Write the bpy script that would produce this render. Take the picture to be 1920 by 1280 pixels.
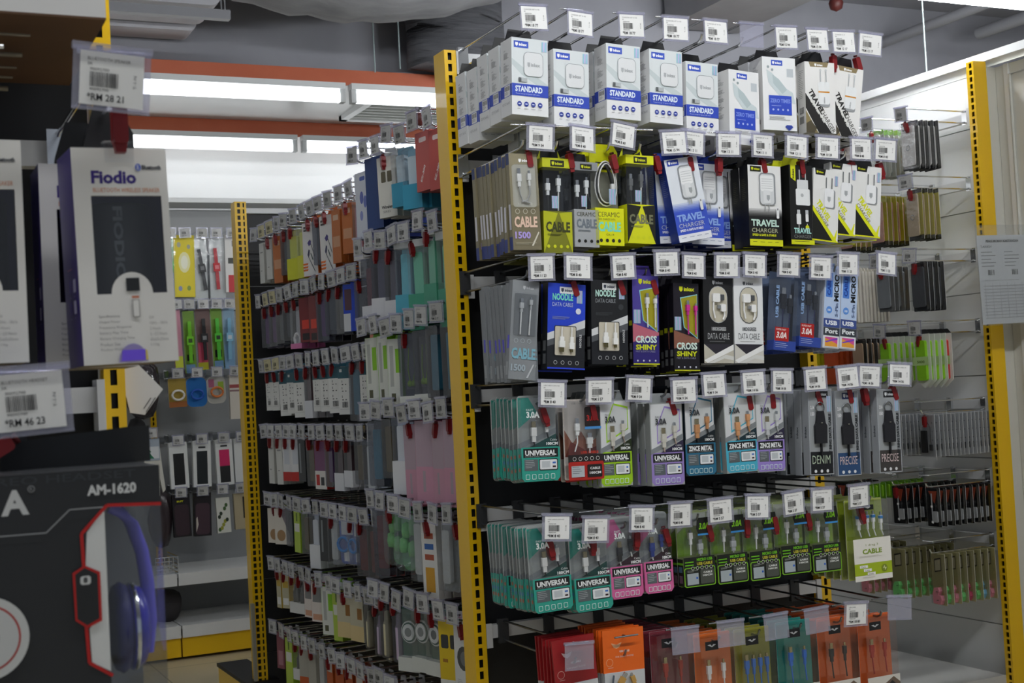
import bpy, math, random
from mathutils import Vector, Matrix
rnd = random.Random(7)
PI = math.pi
sc = bpy.context.scene
for o in list(bpy.data.objects): bpy.data.objects.remove(o)
COL = sc.collection
EYE = 1.24                      # camera height above the floor; heights below are given relative to it

# ------------------------------------------------------------------ camera
F_PX, YAW, PIT, ROL = 2532.1, .4468, .0356, -.0535
cd = bpy.data.cameras.new('camera'); cam = bpy.data.objects.new('camera', cd); COL.objects.link(cam)
fw = Vector((math.sin(YAW)*math.cos(PIT), math.cos(YAW)*math.cos(PIT), math.sin(PIT)))
r0 = Vector((math.cos(YAW), -math.sin(YAW), 0)); u0 = r0.cross(fw)
rr_ = r0*math.cos(ROL)+u0*math.sin(ROL); uu_ = u0*math.cos(ROL)-r0*math.sin(ROL)
M = Matrix((rr_, uu_, -fw)).transposed().to_4x4(); M.translation = Vector((0, 0, EYE)); cam.matrix_world = M
cd.sensor_width = 36; cd.lens = F_PX/1920*36; cd.clip_start = .05; cd.clip_end = 60
cd.dof.use_dof = True; cd.dof.focus_distance = 2.95; cd.dof.aperture_fstop = 16.0
sc.camera = cam

# ------------------------------------------------------------------ world, exposure
sc.view_settings.view_transform = 'Standard'; sc.view_settings.look = 'None'
sc.view_settings.gamma = 1; sc.view_settings.use_curve_mapping = False
sc.view_settings.exposure = 0.06
w = bpy.data.worlds.new('world'); sc.world = w; w.use_nodes = True
w.node_tree.nodes['Background'].inputs[0].default_value = (.80, .88, 1, 1)
w.node_tree.nodes['Background'].inputs[1].default_value = .26
TUBE_STRENGTH = 9.0             # emission of the fluorescent tubes, built with the ceiling below

# ------------------------------------------------------------------ materials
_m = {}
def lin(c): return c/12.92 if c <= .04045 else ((c+.055)/1.055)**2.4
def rgb(h): h = h.lstrip('#'); return tuple(lin(int(h[i:i+2], 16)/255) for i in (0, 2, 4))+(1,)
def mat(h, rough=.42, metal=0., bump=0., coat=0.):
    k = (h, rough, metal, bump, coat)
    if k in _m: return _m[k]
    m = bpy.data.materials.new('paint_'+h.strip('#')); m.use_nodes = True; nt = m.node_tree; b = nt.nodes['Principled BSDF']
    b.inputs['Base Color'].default_value = rgb(h); b.inputs['Roughness'].default_value = rough
    b.inputs['Metallic'].default_value = metal; b.inputs['Coat Weight'].default_value = coat
    if bump:
        n = nt.nodes.new('ShaderNodeTexNoise'); n.inputs['Scale'].default_value = 40
        tc = nt.nodes.new('ShaderNodeTexCoord'); nt.links.new(tc.outputs['Object'], n.inputs['Vector'])
        q = nt.nodes.new('ShaderNodeBump'); q.inputs['Strength'].default_value = bump; q.inputs['Distance'].default_value = .002
        nt.links.new(n.outputs['Fac'], q.inputs['Height']); nt.links.new(q.outputs['Normal'], b.inputs['Normal'])
    _m[k] = m; return m
def noisy(name, c0, c1, scale, rough=.6, bump=.0, stretch=(1, 1, 1), dist=.01, detail=4):
    if name in _m: return _m[name]
    m = bpy.data.materials.new(name); m.use_nodes = True; nt = m.node_tree; b = nt.nodes['Principled BSDF']
    tc = nt.nodes.new('ShaderNodeTexCoord'); mp = nt.nodes.new('ShaderNodeMapping'); mp.inputs['Scale'].default_value = stretch
    n = nt.nodes.new('ShaderNodeTexNoise'); n.inputs['Scale'].default_value = scale; n.inputs['Detail'].default_value = detail
    cr = nt.nodes.new('ShaderNodeValToRGB'); cr.color_ramp.elements[0].color = rgb(c0); cr.color_ramp.elements[1].color = rgb(c1)
    cr.color_ramp.elements[0].position = .3; cr.color_ramp.elements[1].position = .7
    L = nt.links.new; L(tc.outputs['Object'], mp.inputs[0]); L(mp.outputs[0], n.inputs['Vector']); L(n.outputs['Fac'], cr.inputs[0]); L(cr.outputs[0], b.inputs['Base Color'])
    b.inputs['Roughness'].default_value = rough
    if bump:
        q = nt.nodes.new('ShaderNodeBump'); q.inputs['Strength'].default_value = bump; q.inputs['Distance'].default_value = dist
        L(n.outputs['Fac'], q.inputs['Height']); L(q.outputs[0], b.inputs['Normal'])
    _m[name] = m; return m
def clear(name='clear_plastic', tint='#fafbfc', gloss=.05, rough=.1, milk=0):
    if name in _m: return _m[name]
    m = bpy.data.materials.new(name); m.use_nodes = True; nt = m.node_tree; nt.nodes.remove(nt.nodes['Principled BSDF'])
    out = nt.nodes['Material Output']; t = nt.nodes.new('ShaderNodeBsdfTransparent'); t.inputs[0].default_value = rgb(tint)
    g = nt.nodes.new('ShaderNodeBsdfGlossy'); g.inputs['Roughness'].default_value = rough
    tc = nt.nodes.new('ShaderNodeTexCoord'); n = nt.nodes.new('ShaderNodeTexNoise'); n.inputs['Scale'].default_value = 30
    q = nt.nodes.new('ShaderNodeBump'); q.inputs['Strength'].default_value = .35; q.inputs['Distance'].default_value = .004
    lw = nt.nodes.new('ShaderNodeLayerWeight'); lw.inputs[0].default_value = .25
    ad = nt.nodes.new('ShaderNodeMath'); ad.operation = 'MULTIPLY_ADD'; ad.inputs[1].default_value = .4; ad.inputs[2].default_value = gloss
    x = nt.nodes.new('ShaderNodeMixShader'); L = nt.links.new
    L(tc.outputs['Object'], n.inputs['Vector']); L(n.outputs['Fac'], q.inputs['Height']); L(q.outputs[0], g.inputs['Normal'])
    L(lw.outputs['Facing'], ad.inputs[0]); L(ad.outputs[0], x.inputs[0]); L(t.outputs[0], x.inputs[1]); L(g.outputs[0], x.inputs[2]); 
    if milk:
        df = nt.nodes.new('ShaderNodeBsdfDiffuse'); df.inputs[0].default_value = rgb('#dcdcea'); x2 = nt.nodes.new('ShaderNodeMixShader'); x2.inputs[0].default_value = milk
        L(x.outputs[0], x2.inputs[1]); L(df.outputs[0], x2.inputs[2]); L(x2.outputs[0], out.inputs[0])
    else: L(x.outputs[0], out.inputs[0])
    _m[name] = m; return m
def emis(name, col, s):
    m = bpy.data.materials.new(name); m.use_nodes = True; b = m.node_tree.nodes['Principled BSDF']
    b.inputs['Emission Color'].default_value = col; b.inputs['Emission Strength'].default_value = s; b.inputs['Base Color'].default_value = (.9, .9, .9, 1)
    return m
CLEAR = clear(); FROST = clear('frosted_plastic', '#c4c6cc', .06, .25); HOLD = clear('holder_plastic', '#f2f2fa', .06, .15, .22)
CHROME = mat('#e6e8ea', .16, 1.0); DARKM = mat('#8c8f92', .3, 1.0)
YEL = mat('#f2c210', .32, 0, .03, .3); BLK = mat('#101114', .55, 0, .15); RAIL = mat('#d8d9da', .45)
RED = mat('#7e1216', .4); HOLO = None
def holo():
    m = bpy.data.materials.new('hologram_foil'); m.use_nodes = True; nt = m.node_tree; b = nt.nodes['Principled BSDF']
    tc = nt.nodes.new('ShaderNodeTexCoord'); wv = nt.nodes.new('ShaderNodeTexWave'); wv.inputs['Scale'].default_value = 45; wv.inputs['Distortion'].default_value = 3
    cr = nt.nodes.new('ShaderNodeValToRGB'); e = cr.color_ramp.elements
    e[0].color = rgb('#9fc4e8'); e[1].color = rgb('#d9d3ef'); k = e.new(.35); k.color = rgb('#a9e6d0'); k = e.new(.7); k.color = rgb('#b9a6ea')
    nt.links.new(tc.outputs['Object'], wv.inputs['Vector']); nt.links.new(wv.outputs['Fac'], cr.inputs[0]); nt.links.new(cr.outputs[0], b.inputs['Base Color'])
    b.inputs['Roughness'].default_value = .35; b.inputs['Metallic'].default_value = .35
    return m
HOLO = holo()

# ------------------------------------------------------------------ mesh building
_tx = {}
def textgeo(s, b):
    k = (s, b)
    if k not in _tx:
        c = bpy.data.curves.new('lettering', 'FONT'); c.body = s; c.size = 1; c.resolution_u = 2; c.offset = b*.04
        o = bpy.data.objects.new('lettering', c); COL.objects.link(o); bpy.context.view_layer.update()
        me = bpy.data.meshes.new_from_object(o.evaluated_get(bpy.context.evaluated_depsgraph_get()))
        vs = [(v.co.x, v.co.y) for v in me.vertices]; fs = [tuple(p.vertices) for p in me.polygons]
        bpy.data.objects.remove(o); bpy.data.meshes.remove(me); bpy.data.curves.remove(c)
        x0 = min(v[0] for v in vs); x1 = max(v[0] for v in vs); y0 = min(v[1] for v in vs); y1 = max(v[1] for v in vs)
        _tx[k] = ([((x-x0)/(x1-x0), (y-y0)/(y1-y0)) for x, y in vs], fs, (x1-x0)/(y1-y0))
    return _tx[k]
class G:
    def __init__(s): s.v = []; s.f = []; s.mi = []; s.sm = []; s.mats = []
    def add(s, vs, fs, m, smooth=False):
        if isinstance(m, str): m = mat(m)
        if m not in s.mats: s.mats.append(m)
        k = s.mats.index(m); n = len(s.v); s.v += [tuple(v) for v in vs]
        for f in fs: s.f.append(tuple(n+i for i in f)); s.mi.append(k); s.sm.append(smooth)
    def box(s, x0, x1, y0, y1, z0, z1, m, R=None):
        vs = [(x, y, z) for z in (z0, z1) for y in (y0, y1) for x in (x0, x1)]
        if R: vs = [R @ Vector(v) for v in vs]
        s.add(vs, [(0, 2, 3, 1), (4, 5, 7, 6), (0, 1, 5, 4), (2, 6, 7, 3), (0, 4, 6, 2), (1, 3, 7, 5)], m)
    def prism(s, pts, y0, y1, m, ms=None):        # pts: (x, z) outline, extruded along y
        n = len(pts); a = sum(pts[i][0]*pts[(i+1) % n][1]-pts[(i+1) % n][0]*pts[i][1] for i in range(n))
        if a < 0: pts = pts[::-1]
        vs = [(x, y0, z) for x, z in pts]+[(x, y1, z) for x, z in pts]
        s.add(vs, [tuple(range(n)), tuple(range(2*n-1, n-1, -1))], m)
        s.add(vs, [(i, i+n, (i+1) % n+n, (i+1) % n) for i in range(n)], ms or m)
    def tube(s, pts, r, m, n=6, caps=True):
        pts = [Vector(p) for p in pts]; vs = []; N = len(pts); rs = r if isinstance(r, (list, tuple)) else [r]*N
        for i, p in enumerate(pts):
            d = (pts[min(i+1, N-1)]-pts[max(i-1, 0)]); d.normalize()
            a = d.cross(Vector((0, 0, 1))) if abs(d.z) < .9 else d.cross(Vector((0, 1, 0))); a.normalize(); b = d.cross(a)
            vs += [p+(a*math.cos(t)+b*math.sin(t))*rs[i] for t in [2*PI*j/n for j in range(n)]]
        fs = [(i*n+j, i*n+(j+1) % n, (i+1)*n+(j+1) % n, (i+1)*n+j) for i in range(N-1) for j in range(n)]
        s.add(vs, fs, m, True)
        if caps: s.add(vs[:n]+vs[-n:], [tuple(range(n-1, -1, -1)), tuple(range(n, 2*n))], m)
    def lathe(s, prof, m, c=(0, 0, 0), n=20):     # prof: (r, z)
        vs = [(c[0]+r*math.cos(2*PI*j/n), c[1]+r*math.sin(2*PI*j/n), c[2]+z) for r, z in prof for j in range(n)]
        s.add(vs, [(i*n+j, i*n+(j+1) % n, (i+1)*n+(j+1) % n, (i+1)*n+j) for i in range(len(prof)-1) for j in range(n)], m, True)
    def mesh(s, name):
        me = bpy.data.meshes.new(name); me.from_pydata(s.v, [], s.f)
        for m in s.mats: me.materials.append(m)
        me.polygons.foreach_set('material_index', s.mi); me.polygons.foreach_set('use_smooth', s.sm); me.update()
        return me
def rrect(x0, z0, x1, z1, r, n=4):
    p = []
    for cx, cz, a in ((x1-r, z1-r, 0), (x0+r, z1-r, 90), (x0+r, z0+r, 180), (x1-r, z0+r, 270)):
        p += [(cx+r*math.cos(math.radians(a+90*i/n)), cz+r*math.sin(math.radians(a+90*i/n))) for i in range(n+1)]
    return p
class Art(G):
    """print on one face of a pack; millimetres from the face's lower left corner"""
    def __init__(s, w, h, d, t, face='F', y=None):
        super().__init__(); s.w, s.h, s.d, s.tt, s.face, s.n, s.y = w, h, d, t, face, 1, y
    def P(s, u, v, o):
        z = (v-s.h-s.tt)/1000; o = o*.00009
        if s.face == 'F': return ((u-s.w/2)/1000, (-s.d/2000 if s.y is None else s.y)-o, z)
        return (-s.w/2000-o, (s.d/2-u)/1000, z)
    def p(s, pts, c):
        n = len(pts); a = sum(pts[i][0]*pts[(i+1) % n][1]-pts[(i+1) % n][0]*pts[i][1] for i in range(n))
        if a < 0: pts = pts[::-1]
        s.add([s.P(u, v, s.n) for u, v in pts], [tuple(range(n))], c); s.n += 1; return s
    def r(s, u0, v0, u1, v1, c): return s.p([(u0, v0), (u1, v0), (u1, v1), (u0, v1)], c)
    def rr(s, u0, v0, u1, v1, r, c): return s.p(rrect(u0, v0, u1, v1, r), c)
    def c(s, u, v, r, c, k=1, n=14): return s.p([(u+r*math.cos(2*PI*i/n), v+k*r*math.sin(2*PI*i/n)) for i in range(n)], c)
    def ring(s, u, v, r, q, c, bg): s.c(u, v, r, c); return s.c(u, v, q, bg)
    def t(s, txt, u, v, W, H, c, b=1, rot=0, sk=0):
        vs, fs, _ = textgeo(txt, b); ca, sa = math.cos(math.radians(rot)), math.sin(math.radians(rot))
        o = [(x*W+y*H*sk, y*H) for x, y in vs]
        s.add([s.P(u+x*ca-y*sa, v+x*sa+y*ca, s.n) for x, y in o], fs, c); s.n += 1; return s
    def lines(s, u0, v1, W, n, c='#9a9a9a', step=2.2, th=.8):
        g = random.Random(int(u0*7+v1*3+n))
        for i in range(n): s.r(u0, v1-i*step-th, u0+W*(.55+.45*g.random()), v1-i*step, c); s.n -= 1
        s.n += 1; return s
    def bar(s, u0, v0, u1, v1, c='#222222', n=16):
        g = random.Random(n); x = u0; st = (u1-u0)/n
        for i in range(n): q = st*(.3+.45*g.random()); s.r(x, v0, x+q, v1, c); s.n -= 1; x += st
        s.n += 1; return s
    def logo(s, u, v, W, bg='#2b4fc0', fg='#ffffff', sl=True):
        H = W*.42
        if bg: s.r(u, v, u+W, v+H, bg)
        s.p([(u+W*.1, v+H*.78), (u+W*.28, v+H*.78), (u+W*.28, v+H*.4), (u+W*.19, v+H*.18), (u+W*.1, v+H*.4)], fg)
        return s.t('inkax', u+W*.34, v+H*.28, W*.56, H*.44, fg, 1)
class Proto:
    def __init__(s, name): s.name = name; s.parts = []
    def part(s, name, g, parent=None, label=None):
        s.parts.append((name, g.mesh(name), parent, label)); return s
def link(name, data, parent=None, loc=None):
    o = bpy.data.objects.new(name, data); COL.objects.link(o)
    if parent: o.parent = parent
    if loc: o.location = loc
    return o
def tag(o, label, cat, group=None):
    o['label'] = label; o['category'] = cat
    if group: o['group'] = group
    return o
def spawn(p, loc, rot, label, cat, group=None):
    r = link(p.name, None); r.location = (loc[0], loc[1], loc[2]+EYE); r.rotation_euler = rot; r.empty_display_size = .02
    tag(r, label, cat, group); made = {}
    for name, me, par, lb in p.parts:
        c = link(name, me, made.get(par, r)); made[name] = c
        if lb: c['label'] = lb
    return r
def solo(name, g, label, cat, group=None, loc=(0, 0, 0), kind=None):
    o = link(name, g.mesh(name)); o.location = (loc[0], loc[1], loc[2]+EYE)
    if kind: o['kind'] = kind
    else: tag(o, label, cat, group)
    return o
ORD = ['first', 'second', 'third', 'fourth', 'fifth', 'sixth', 'seventh', 'eighth', 'ninth', 'tenth', 'eleventh', 'twelfth', 'thirteenth', 'fourteenth']
# ------------------------------------------------------------------ the room
def struct(name, g): return solo(name, g, None, None, kind='structure')
def tile_mat():
    m = bpy.data.materials.new('floor_tiles'); m.use_nodes = True; nt = m.node_tree; b = nt.nodes['Principled BSDF']
    tc = nt.nodes.new('ShaderNodeTexCoord'); br = nt.nodes.new('ShaderNodeTexBrick'); br.offset = 0
    br.inputs['Scale'].default_value = 1; br.inputs['Brick Width'].default_value = .6; br.inputs['Row Height'].default_value = .6; br.inputs['Mortar Size'].default_value = .004
    br.inputs['Color1'].default_value = rgb('#cfc4a6'); br.inputs['Color2'].default_value = rgb('#c8bd9f'); br.inputs['Mortar'].default_value = rgb('#8f866f')
    nt.links.new(tc.outputs['Object'], br.inputs['Vector']); nt.links.new(br.outputs[0], b.inputs['Base Color']); b.inputs['Roughness'].default_value = .35
    return m
g = G(); g.box(-4, 9, -4, 12, -EYE-.05, -EYE, tile_mat()); struct('floor', g)
CEIL = noisy('ceiling_concrete', '#8a8b92', '#96979e', 3, .8, .1)
g = G(); g.box(-4, 9, -4, 12, 2.1, 2.15, CEIL); struct('ceiling', g)
WALL = noisy('white_wall', '#e4e6e6', '#ecedec', 2, .38)
g = G(); g.box(-4, 9, 7.4, 7.5, -EYE, 2.1, WALL); struct('wall_back', g)
g = G(); g.box(-4, 4.6, 6.062, 7.4, 1.53, 1.56, WALL); struct('trim_1', g)            # white soffit over the far aisle
ORA = noisy('orange_fascia', '#bd5a34', '#c4633c', 6, .45)
for k, (y, z0, z1) in enumerate(((6.0, 1.474, 1.545), (7.12, 1.448, 1.528))):
    g = G(); g.box(-4, 4.6, y, y+.02, z0, z1, ORA)
    tag(solo('fascia_board', g, '', ''), ['orange fascia board above the nearer row of ceiling tubes', 'orange fascia board above the farther row of ceiling tubes'][k], 'fascia board')
# dark upper bulkhead edge
g = G(); g.box(-4, 9, 6.022, 6.06, 1.53, 2.1, CEIL); struct('trim_2', g)
# white wall on the right: boards with fine joints, cream cabinet beyond the post
g = G()
for i in range(8):
    z0 = -EYE+.3*i; g.box(3.665, 3.70, 3.62, 7.4, z0+.002, min(z0+.3, 1.05)-.0015, WALL)
g.box(3.672, 3.70, 3.62, 7.4, -EYE, 1.05, '#a9abab'); g.box(3.65, 3.74, 3.0, 7.4, 1.085, 1.115, WALL); g.box(3.665, 3.70, 3.62, 7.4, 1.05, 1.085, WALL)
struct('wall_right', g)
g = G(); CR = mat('#d9d8cf', .4)
g.box(3.72, 3.78, 2.6, 3.60, -EYE, 1.07, CR); g.box(3.664, 3.78, 3.602, 3.616, -EYE, 1.07, CR)
for y0, y1 in ((2.62, 3.06), (3.09, 3.53)):
    g.tube([(3.715, y0, -1.1), (3.715, y1, -1.1), (3.715, y1, 1.03), (3.715, y0, 1.03), (3.715, y0, -1.1)], .006, CR)
g.box(3.712, 3.72, 3.535, 3.555, -1.2, 1.07, '#e9e9e6')
solo('cabinet_panel', g, 'cream panelled cabinet side at the far right beside the tall yellow post', 'cabinet')
# ceiling lamps
TUBE = emis('tube_glow', (.93, .97, 1, 1), TUBE_STRENGTH*.4); TUBE_NEAR = emis('near_tube_glow', (.96, .98, 1, 1), TUBE_STRENGTH*7.5); TUBE_WALL = emis('wall_tube_glow', (.96, .98, 1, 1), TUBE_STRENGTH*13)
def lamp(x0, x1, y, z, label, grp=None, vis=.02, TUBE=TUBE):
    r = link('fluorescent_lamp', None); r.location = (x0, y, z+EYE); tag(r, label, 'ceiling lamp', grp)
    g = G(); L = x1-x0; g.tube([(0.03, 0, 0), (L-.03, 0, 0)], vis, TUBE, 12); link('lamp_tube', g.mesh('lamp_tube'), r)
    g = G(); g.box(0, L, -.03, .03, vis+.002, vis+.03, '#dfe2e2'); link('lamp_housing', g.mesh('lamp_housing'), r)
    for a in (0, L-.025):
        g = G(); g.box(a, a+.025, -.02, .02, -vis, vis+.002, '#b9bcbc'); link('end_cap', g.mesh('end_cap'), r)
for y, z, t in ((5.975, 1.410, 'nearer orange fascia'), (7.10, 1.388, 'farther orange fascia')):
    xs = (-.55, .78, 2.09, 3.38) if y < 6 else (-.2, .92, 2.19, 3.4)
    for i in range(3):
        lamp(xs[i], xs[i+1]-.03, y, z, '%s lit white tube lamp under the %s' % (['left', 'middle', 'right'][i], t), None, .03)
lamp(3.36, 4.9, 3.80, 1.40, 'bright tube lamp at the top right corner above the white wall', None, .035, TUBE_WALL)
for i, (x, y) in enumerate(((-.9, .85), (.45, .85), (1.8, .85))):
    lamp(x, x+1.25, y, 1.75, 'tube lamp overhead in front of the phone cable display', 'tube lamps over the front aisle', .03, TUBE_NEAR)
# louvred ceiling vent in the soffit
g = G(); x0, x1, y0, y1 = 2.36, 3.3, 6.35, 6.95
for a in ((x0, x1, y0, y0+.04), (x0, x1, y1-.04, y1), (x0, x0+.04, y0, y1), (x1-.04, x1, y0, y1)): g.box(*a, 1.505, 1.53, '#e4e6e6')
h = G()
for i in range(8): h.box(x0+.04, x1-.04, y0+.05+i*.065, y0+.062+i*.065, 1.508, 1.53, '#c5c8c4')
v = link('ceiling_vent', None); v.location = (0, 0, EYE); tag(v, 'white louvred ceiling vent beside the nearer tube lamps', 'vent')
link('vent_frame', g.mesh('vent_frame'), v); link('vent_louvres', h.mesh('vent_louvres'), v)
# sprinklers
for k, (x, y, z, lb) in enumerate(((2.57, 6.3, 1.49, 'dark red sprinkler head under the white soffit left of the yellow post'), (4.56, 5.45, 1.985, 'red sprinkler head hanging from the dark ceiling at upper right'))):
    r = link('sprinkler_head', None); r.location = (x, y, z+EYE); tag(r, lb, 'sprinkler')
    g = G(); g.tube([(0, 0, .04 if k == 0 else .115), (0, 0, -.06)], .022, '#3b3b3d', 10); link('sprinkler_pipe', g.mesh('sprinkler_pipe'), r)
    g = G(); g.lathe([(0, -.06), (.03, -.07), (.038, -.09), (.03, -.12), (0, -.135)], mat('#54211e', .5)); link('sprinkler_body', g.mesh('sprinkler_body'), r)
# ceiling services
DUCT = noisy('duct_wrap', '#8d8e92', '#a2a3a6', 5, .75, .5, (1, 4, 1), .02)
def duct(name, pts, rs, label, m=DUCT, n=24):
    g = G(); g.tube([Vector(p) for p in pts], rs, m, n); return solo(name, g, label, 'duct')
pts = []; rs = []
for i in range(22):
    t = (i-7)/14; x = 1.93+1.0*t; pts.append((x, 5.5, 1.865+.30*t*t)); rs.append(.225+.007*math.sin(i*2.1)+(.006 if i % 5 else 0))
duct('insulated_duct', pts, rs, 'grey wrapped air duct sagging from the ceiling at top centre')
LD = noisy('light_duct', '#b9b9bf', '#c9c9ce', 3, .7)
g = G(); g.prism(rrect(.6, 1.655, 1.385, 2.0, .05), 5.5, 5.8, LD); solo('air_duct', g, 'pale rounded air duct at upper left above the steel hanger rail', 'duct')
g = G(); g.prism(rrect(.6, 1.635, 1.35, 1.73, .035), 5.83, 5.99, LD); solo('duct_branch', g, 'short pale duct section just below the steel hanger rail', 'duct')
r = link('duct_hanger', None); r.location = (0, 0, EYE); tag(r, 'grey steel hanger rail with two thin rods under the pale duct', 'hanger')
g = G(); g.box(.6, 1.387, 5.38, 5.42, 1.568, 1.605, '#8d8e93'); link('hanger_rail', g.mesh('hanger_rail'), r)
for a in (1.355, 1.37):
    g = G(); g.tube([(a, 5.40, 1.605), (a, 5.40, 2.1)], .003, CHROME); link('threaded_rod', g.mesh('threaded_rod'), r)
BE = noisy('painted_beam', '#8c8d90', '#9a9b9e', 4, .7)
g = G(); g.box(3.86, 4.32, 2.6, 5.98, 1.86, 2.1, BE); solo('ceiling_beam', g, 'wide pale ceiling beam above the charger boxes', 'beam')
for k, (p0, p1, rr, lb) in enumerate((((5.26, 5.99, 1.85), (5.26, 3.6, 1.85), .028, 'long grey conduit under the dark ceiling toward the right'),
                                     ((5.68, 5.60, 1.85), (5.68, 4.0, 1.85), .034, 'shorter grey conduit at the far upper right ceiling'))):
    g = G(); g.tube([p0, p1], rr, '#85868a', 10); solo('conduit', g, lb, 'pipe')
for k, (x, y, z0, lb) in enumerate(((2.17, 5.84, 1.5, 'thin hanging wire left of the dark duct cover'), (2.26, 5.75, 1.5, 'thin hanging wire just left of the yellow post'), (4.30, 4.56, 1.30, 'thin hanging wire in front of the dark ceiling at right'))):
    g = G(); g.tube([(x, y, z0), (x, y, 2.1)], .0035, '#9fb0b0'); solo('hanging_wire', g, lb, 'wire')
pts = [(2.60+.012*math.sin(i*1.7), 5.85, 1.52+.0414*i) for i in range(15)]; rs = [.13]+[.25+.012*math.sin(i*2.4) for i in range(14)]
g = G(); g.tube([Vector((p[0], 0, p[2])) for p in pts], rs, noisy('dark_wrap', '#4c4d52', '#5c5d62', 6, .8, .8, (1, 1, 6), .03), 26); g.v = [(v[0], 5.875+v[1]*.5, v[2]) for v in g.v]
solo('cloth_duct', g, 'dark wrinkled duct cover behind the top of the main yellow post', 'duct')

# ------------------------------------------------------------------ shelving
def slotted(g, face, a0, a1, b, zt, zb, pitch=.025, sh=.0165, c0=.3, c1=.62, m=YEL, first=.006, dark=None):
    """a perforated strip: spans a0..a1 on x (face 'Y', at y=b) or on y (face 'X', at x=b)"""
    def q(u0, u1, z0, z1, off=0, mm=m):
        A, B = a0+(a1-a0)*u0, a0+(a1-a0)*u1
        if face == 'Y': g.add([(A, b+off, z0), (B, b+off, z0), (B, b+off, z1), (A, b+off, z1)], [(0, 1, 2, 3)], mm)
        else: g.add([(b+off, B, z0), (b+off, A, z0), (b+off, A, z1), (b+off, B, z1)], [(0, 1, 2, 3)], mm)
    q(0, c0, zb, zt); q(c1, 1, zb, zt); z = zt-first; q(c0, c1, z, zt)
    while z-pitch > zb:
        q(c0, c1, z-pitch, z-sh); z -= pitch
    q(c0, c1, zb, z)
    q(c0-.08, c1+.08, zb, zt, .008, '#15130c' if dark is None else dark)  # near-black sheet stands in for the shade inside the hollow post
def bay_post(parent, x0, x1, y0, y1, zt, zb, two=False, openx=False):
    g = G()
    if openx: slotted(g, 'X', y0, y1, x0, zt, zb, c0=.25, c1=.6)
    elif two:
        xm = x0+(x1-x0)*.62
        slotted(g, 'Y', x0, xm, y0, zt, zb, c0=.35, c1=.75); slotted(g, 'Y', xm, x1, y0, zt, zb, c0=.2, c1=.55)
    else: slotted(g, 'Y', x0, x1, y0, zt, zb)
    P = [(x0, y0), (x1, y0), (x1, y1), (x0, y1)]
    for i in range(4):
        if (i == 0 and not openx) or (i == 3 and openx): continue
        a, b = P[i], P[(i+1) % 4]; g.add([(*a, zb), (*b, zb), (*b, zt), (*a, zt)], [(0, 1, 2, 3)], YEL)
    g.add([(*p, zt) for p in P], [(0, 1, 2, 3)], YEL)
    return link('upright_post', g.mesh('upright_post'), parent)
def part(parent, name, g): return link(name, g.mesh(name), parent)
def unit(name, label, cat): r = link(name, None); r.location = (0, 0, EYE); return tag(r, label, cat)
ROWZ = [.733, .495, .238, -.010, -.270, -.523]          # crossbar heights of the front display
YP = 2.70
e = unit('display_gondola', 'black backed end display with yellow slotted posts in the centre', 'display shelving')
bay_post(e, 1.165, 1.193, YP-.002, YP+.058, .752, -EYE); bay_post(e, 2.10, 2.128, YP-.002, YP+.058, .752, -EYE)
g = G(); g.box(1.193, 2.10, YP+.03, YP+.045, -1.1, .71, BLK)
part(e, 'back_panel', g)
for z in ROWZ:
    g = G(); g.box(1.197, 2.096, YP, YP+.02, z-.014, z+.014, RAIL)
    for a in (1.194, 2.085): g.box(a, a+.014, YP-.003, YP+.004, z-.034, z+.018, RAIL)
    part(e, 'crossbar', g)
g = G(); g.box(1.165, 2.128, YP, YP+.05, -EYE, -1.1, YEL); part(e, 'base_shelf', g)
e = unit('display_run', 'dark two bay side run of the display behind the main yellow post', 'display shelving')
g = G(); g.box(1.635, 1.65, 2.76, 5.26, -1.1, .72, BLK); part(e, 'back_panel', g)
NZ = [.683, .433, .190, -.040, -.290, -.540, -.79]
FZ = [.640, .385, .140, -.105, -.360, -.600, -.84]
for z in NZ:
    g = G(); g.box(1.615, 1.635, 2.78, 3.72, z-.014, z+.014, DARKM); part(e, 'crossbar', g)
for z in FZ:
    g = G(); g.box(1.615, 1.635, 3.74, 5.24, z-.014, z+.014, DARKM); part(e, 'crossbar', g)
e = unit('display_gondola', 'black back panel with twin slotted yellow post at the far end of the aisle', 'display shelving')
bay_post(e, 1.338, 1.385, 5.27, 5.33, .803, -EYE, two=True)
g = G()
for i in range(7): g.box(1.385, 2.30, 5.285, 5.30, .755-.29*(i+1)+.002, .755-.29*i, noisy('black_panel', '#18191c', '#1d1e21', 8, .5))
part(e, 'back_panel', g)
g = G(); g.box(1.38, 2.32, 5.272, 5.31, .757, .778, '#dcdede'); part(e, 'top_rail', g)
g = G(); g.box(1.30, 1.42, 5.25, 5.75, -EYE, -1.10, YEL); g.box(1.295, 1.425, 5.245, 5.755, -1.10, -1.085, BLK); part(e, 'base_foot', g)
g = G(); g.box(1.325, 1.337, 5.24, 5.262, -1.08, -.78, '#9b9788'); part(e, 'side_plate', g)
# right wall fixture
WZ = [.895, .655, .395, .140, -.142, -.398, -.628]
e = unit('wall_display', 'tall yellow post and white crossbars on the white wall at right', 'display shelving')
bay_post(e, 3.60, 3.66, 3.585, 3.62, 1.084, -EYE, openx=True)
for z in WZ:
    g = G(); g.box(3.625, 3.65, 3.63, 5.3, z-.016, z+.016, RAIL); g.box(3.612, 3.655, 3.622, 3.645, z-.036, z+.03, RAIL); part(e, 'crossbar', g)
e2 = unit('base_plinth', 'low pale plinth shelf at the foot of the white wall', 'shelf')
g = G(); g.box(3.2, 3.6, 3.62, 5.6, -EYE, -1.10, '#c9c9c6'); part(e2, 'plinth_top', g)
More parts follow.
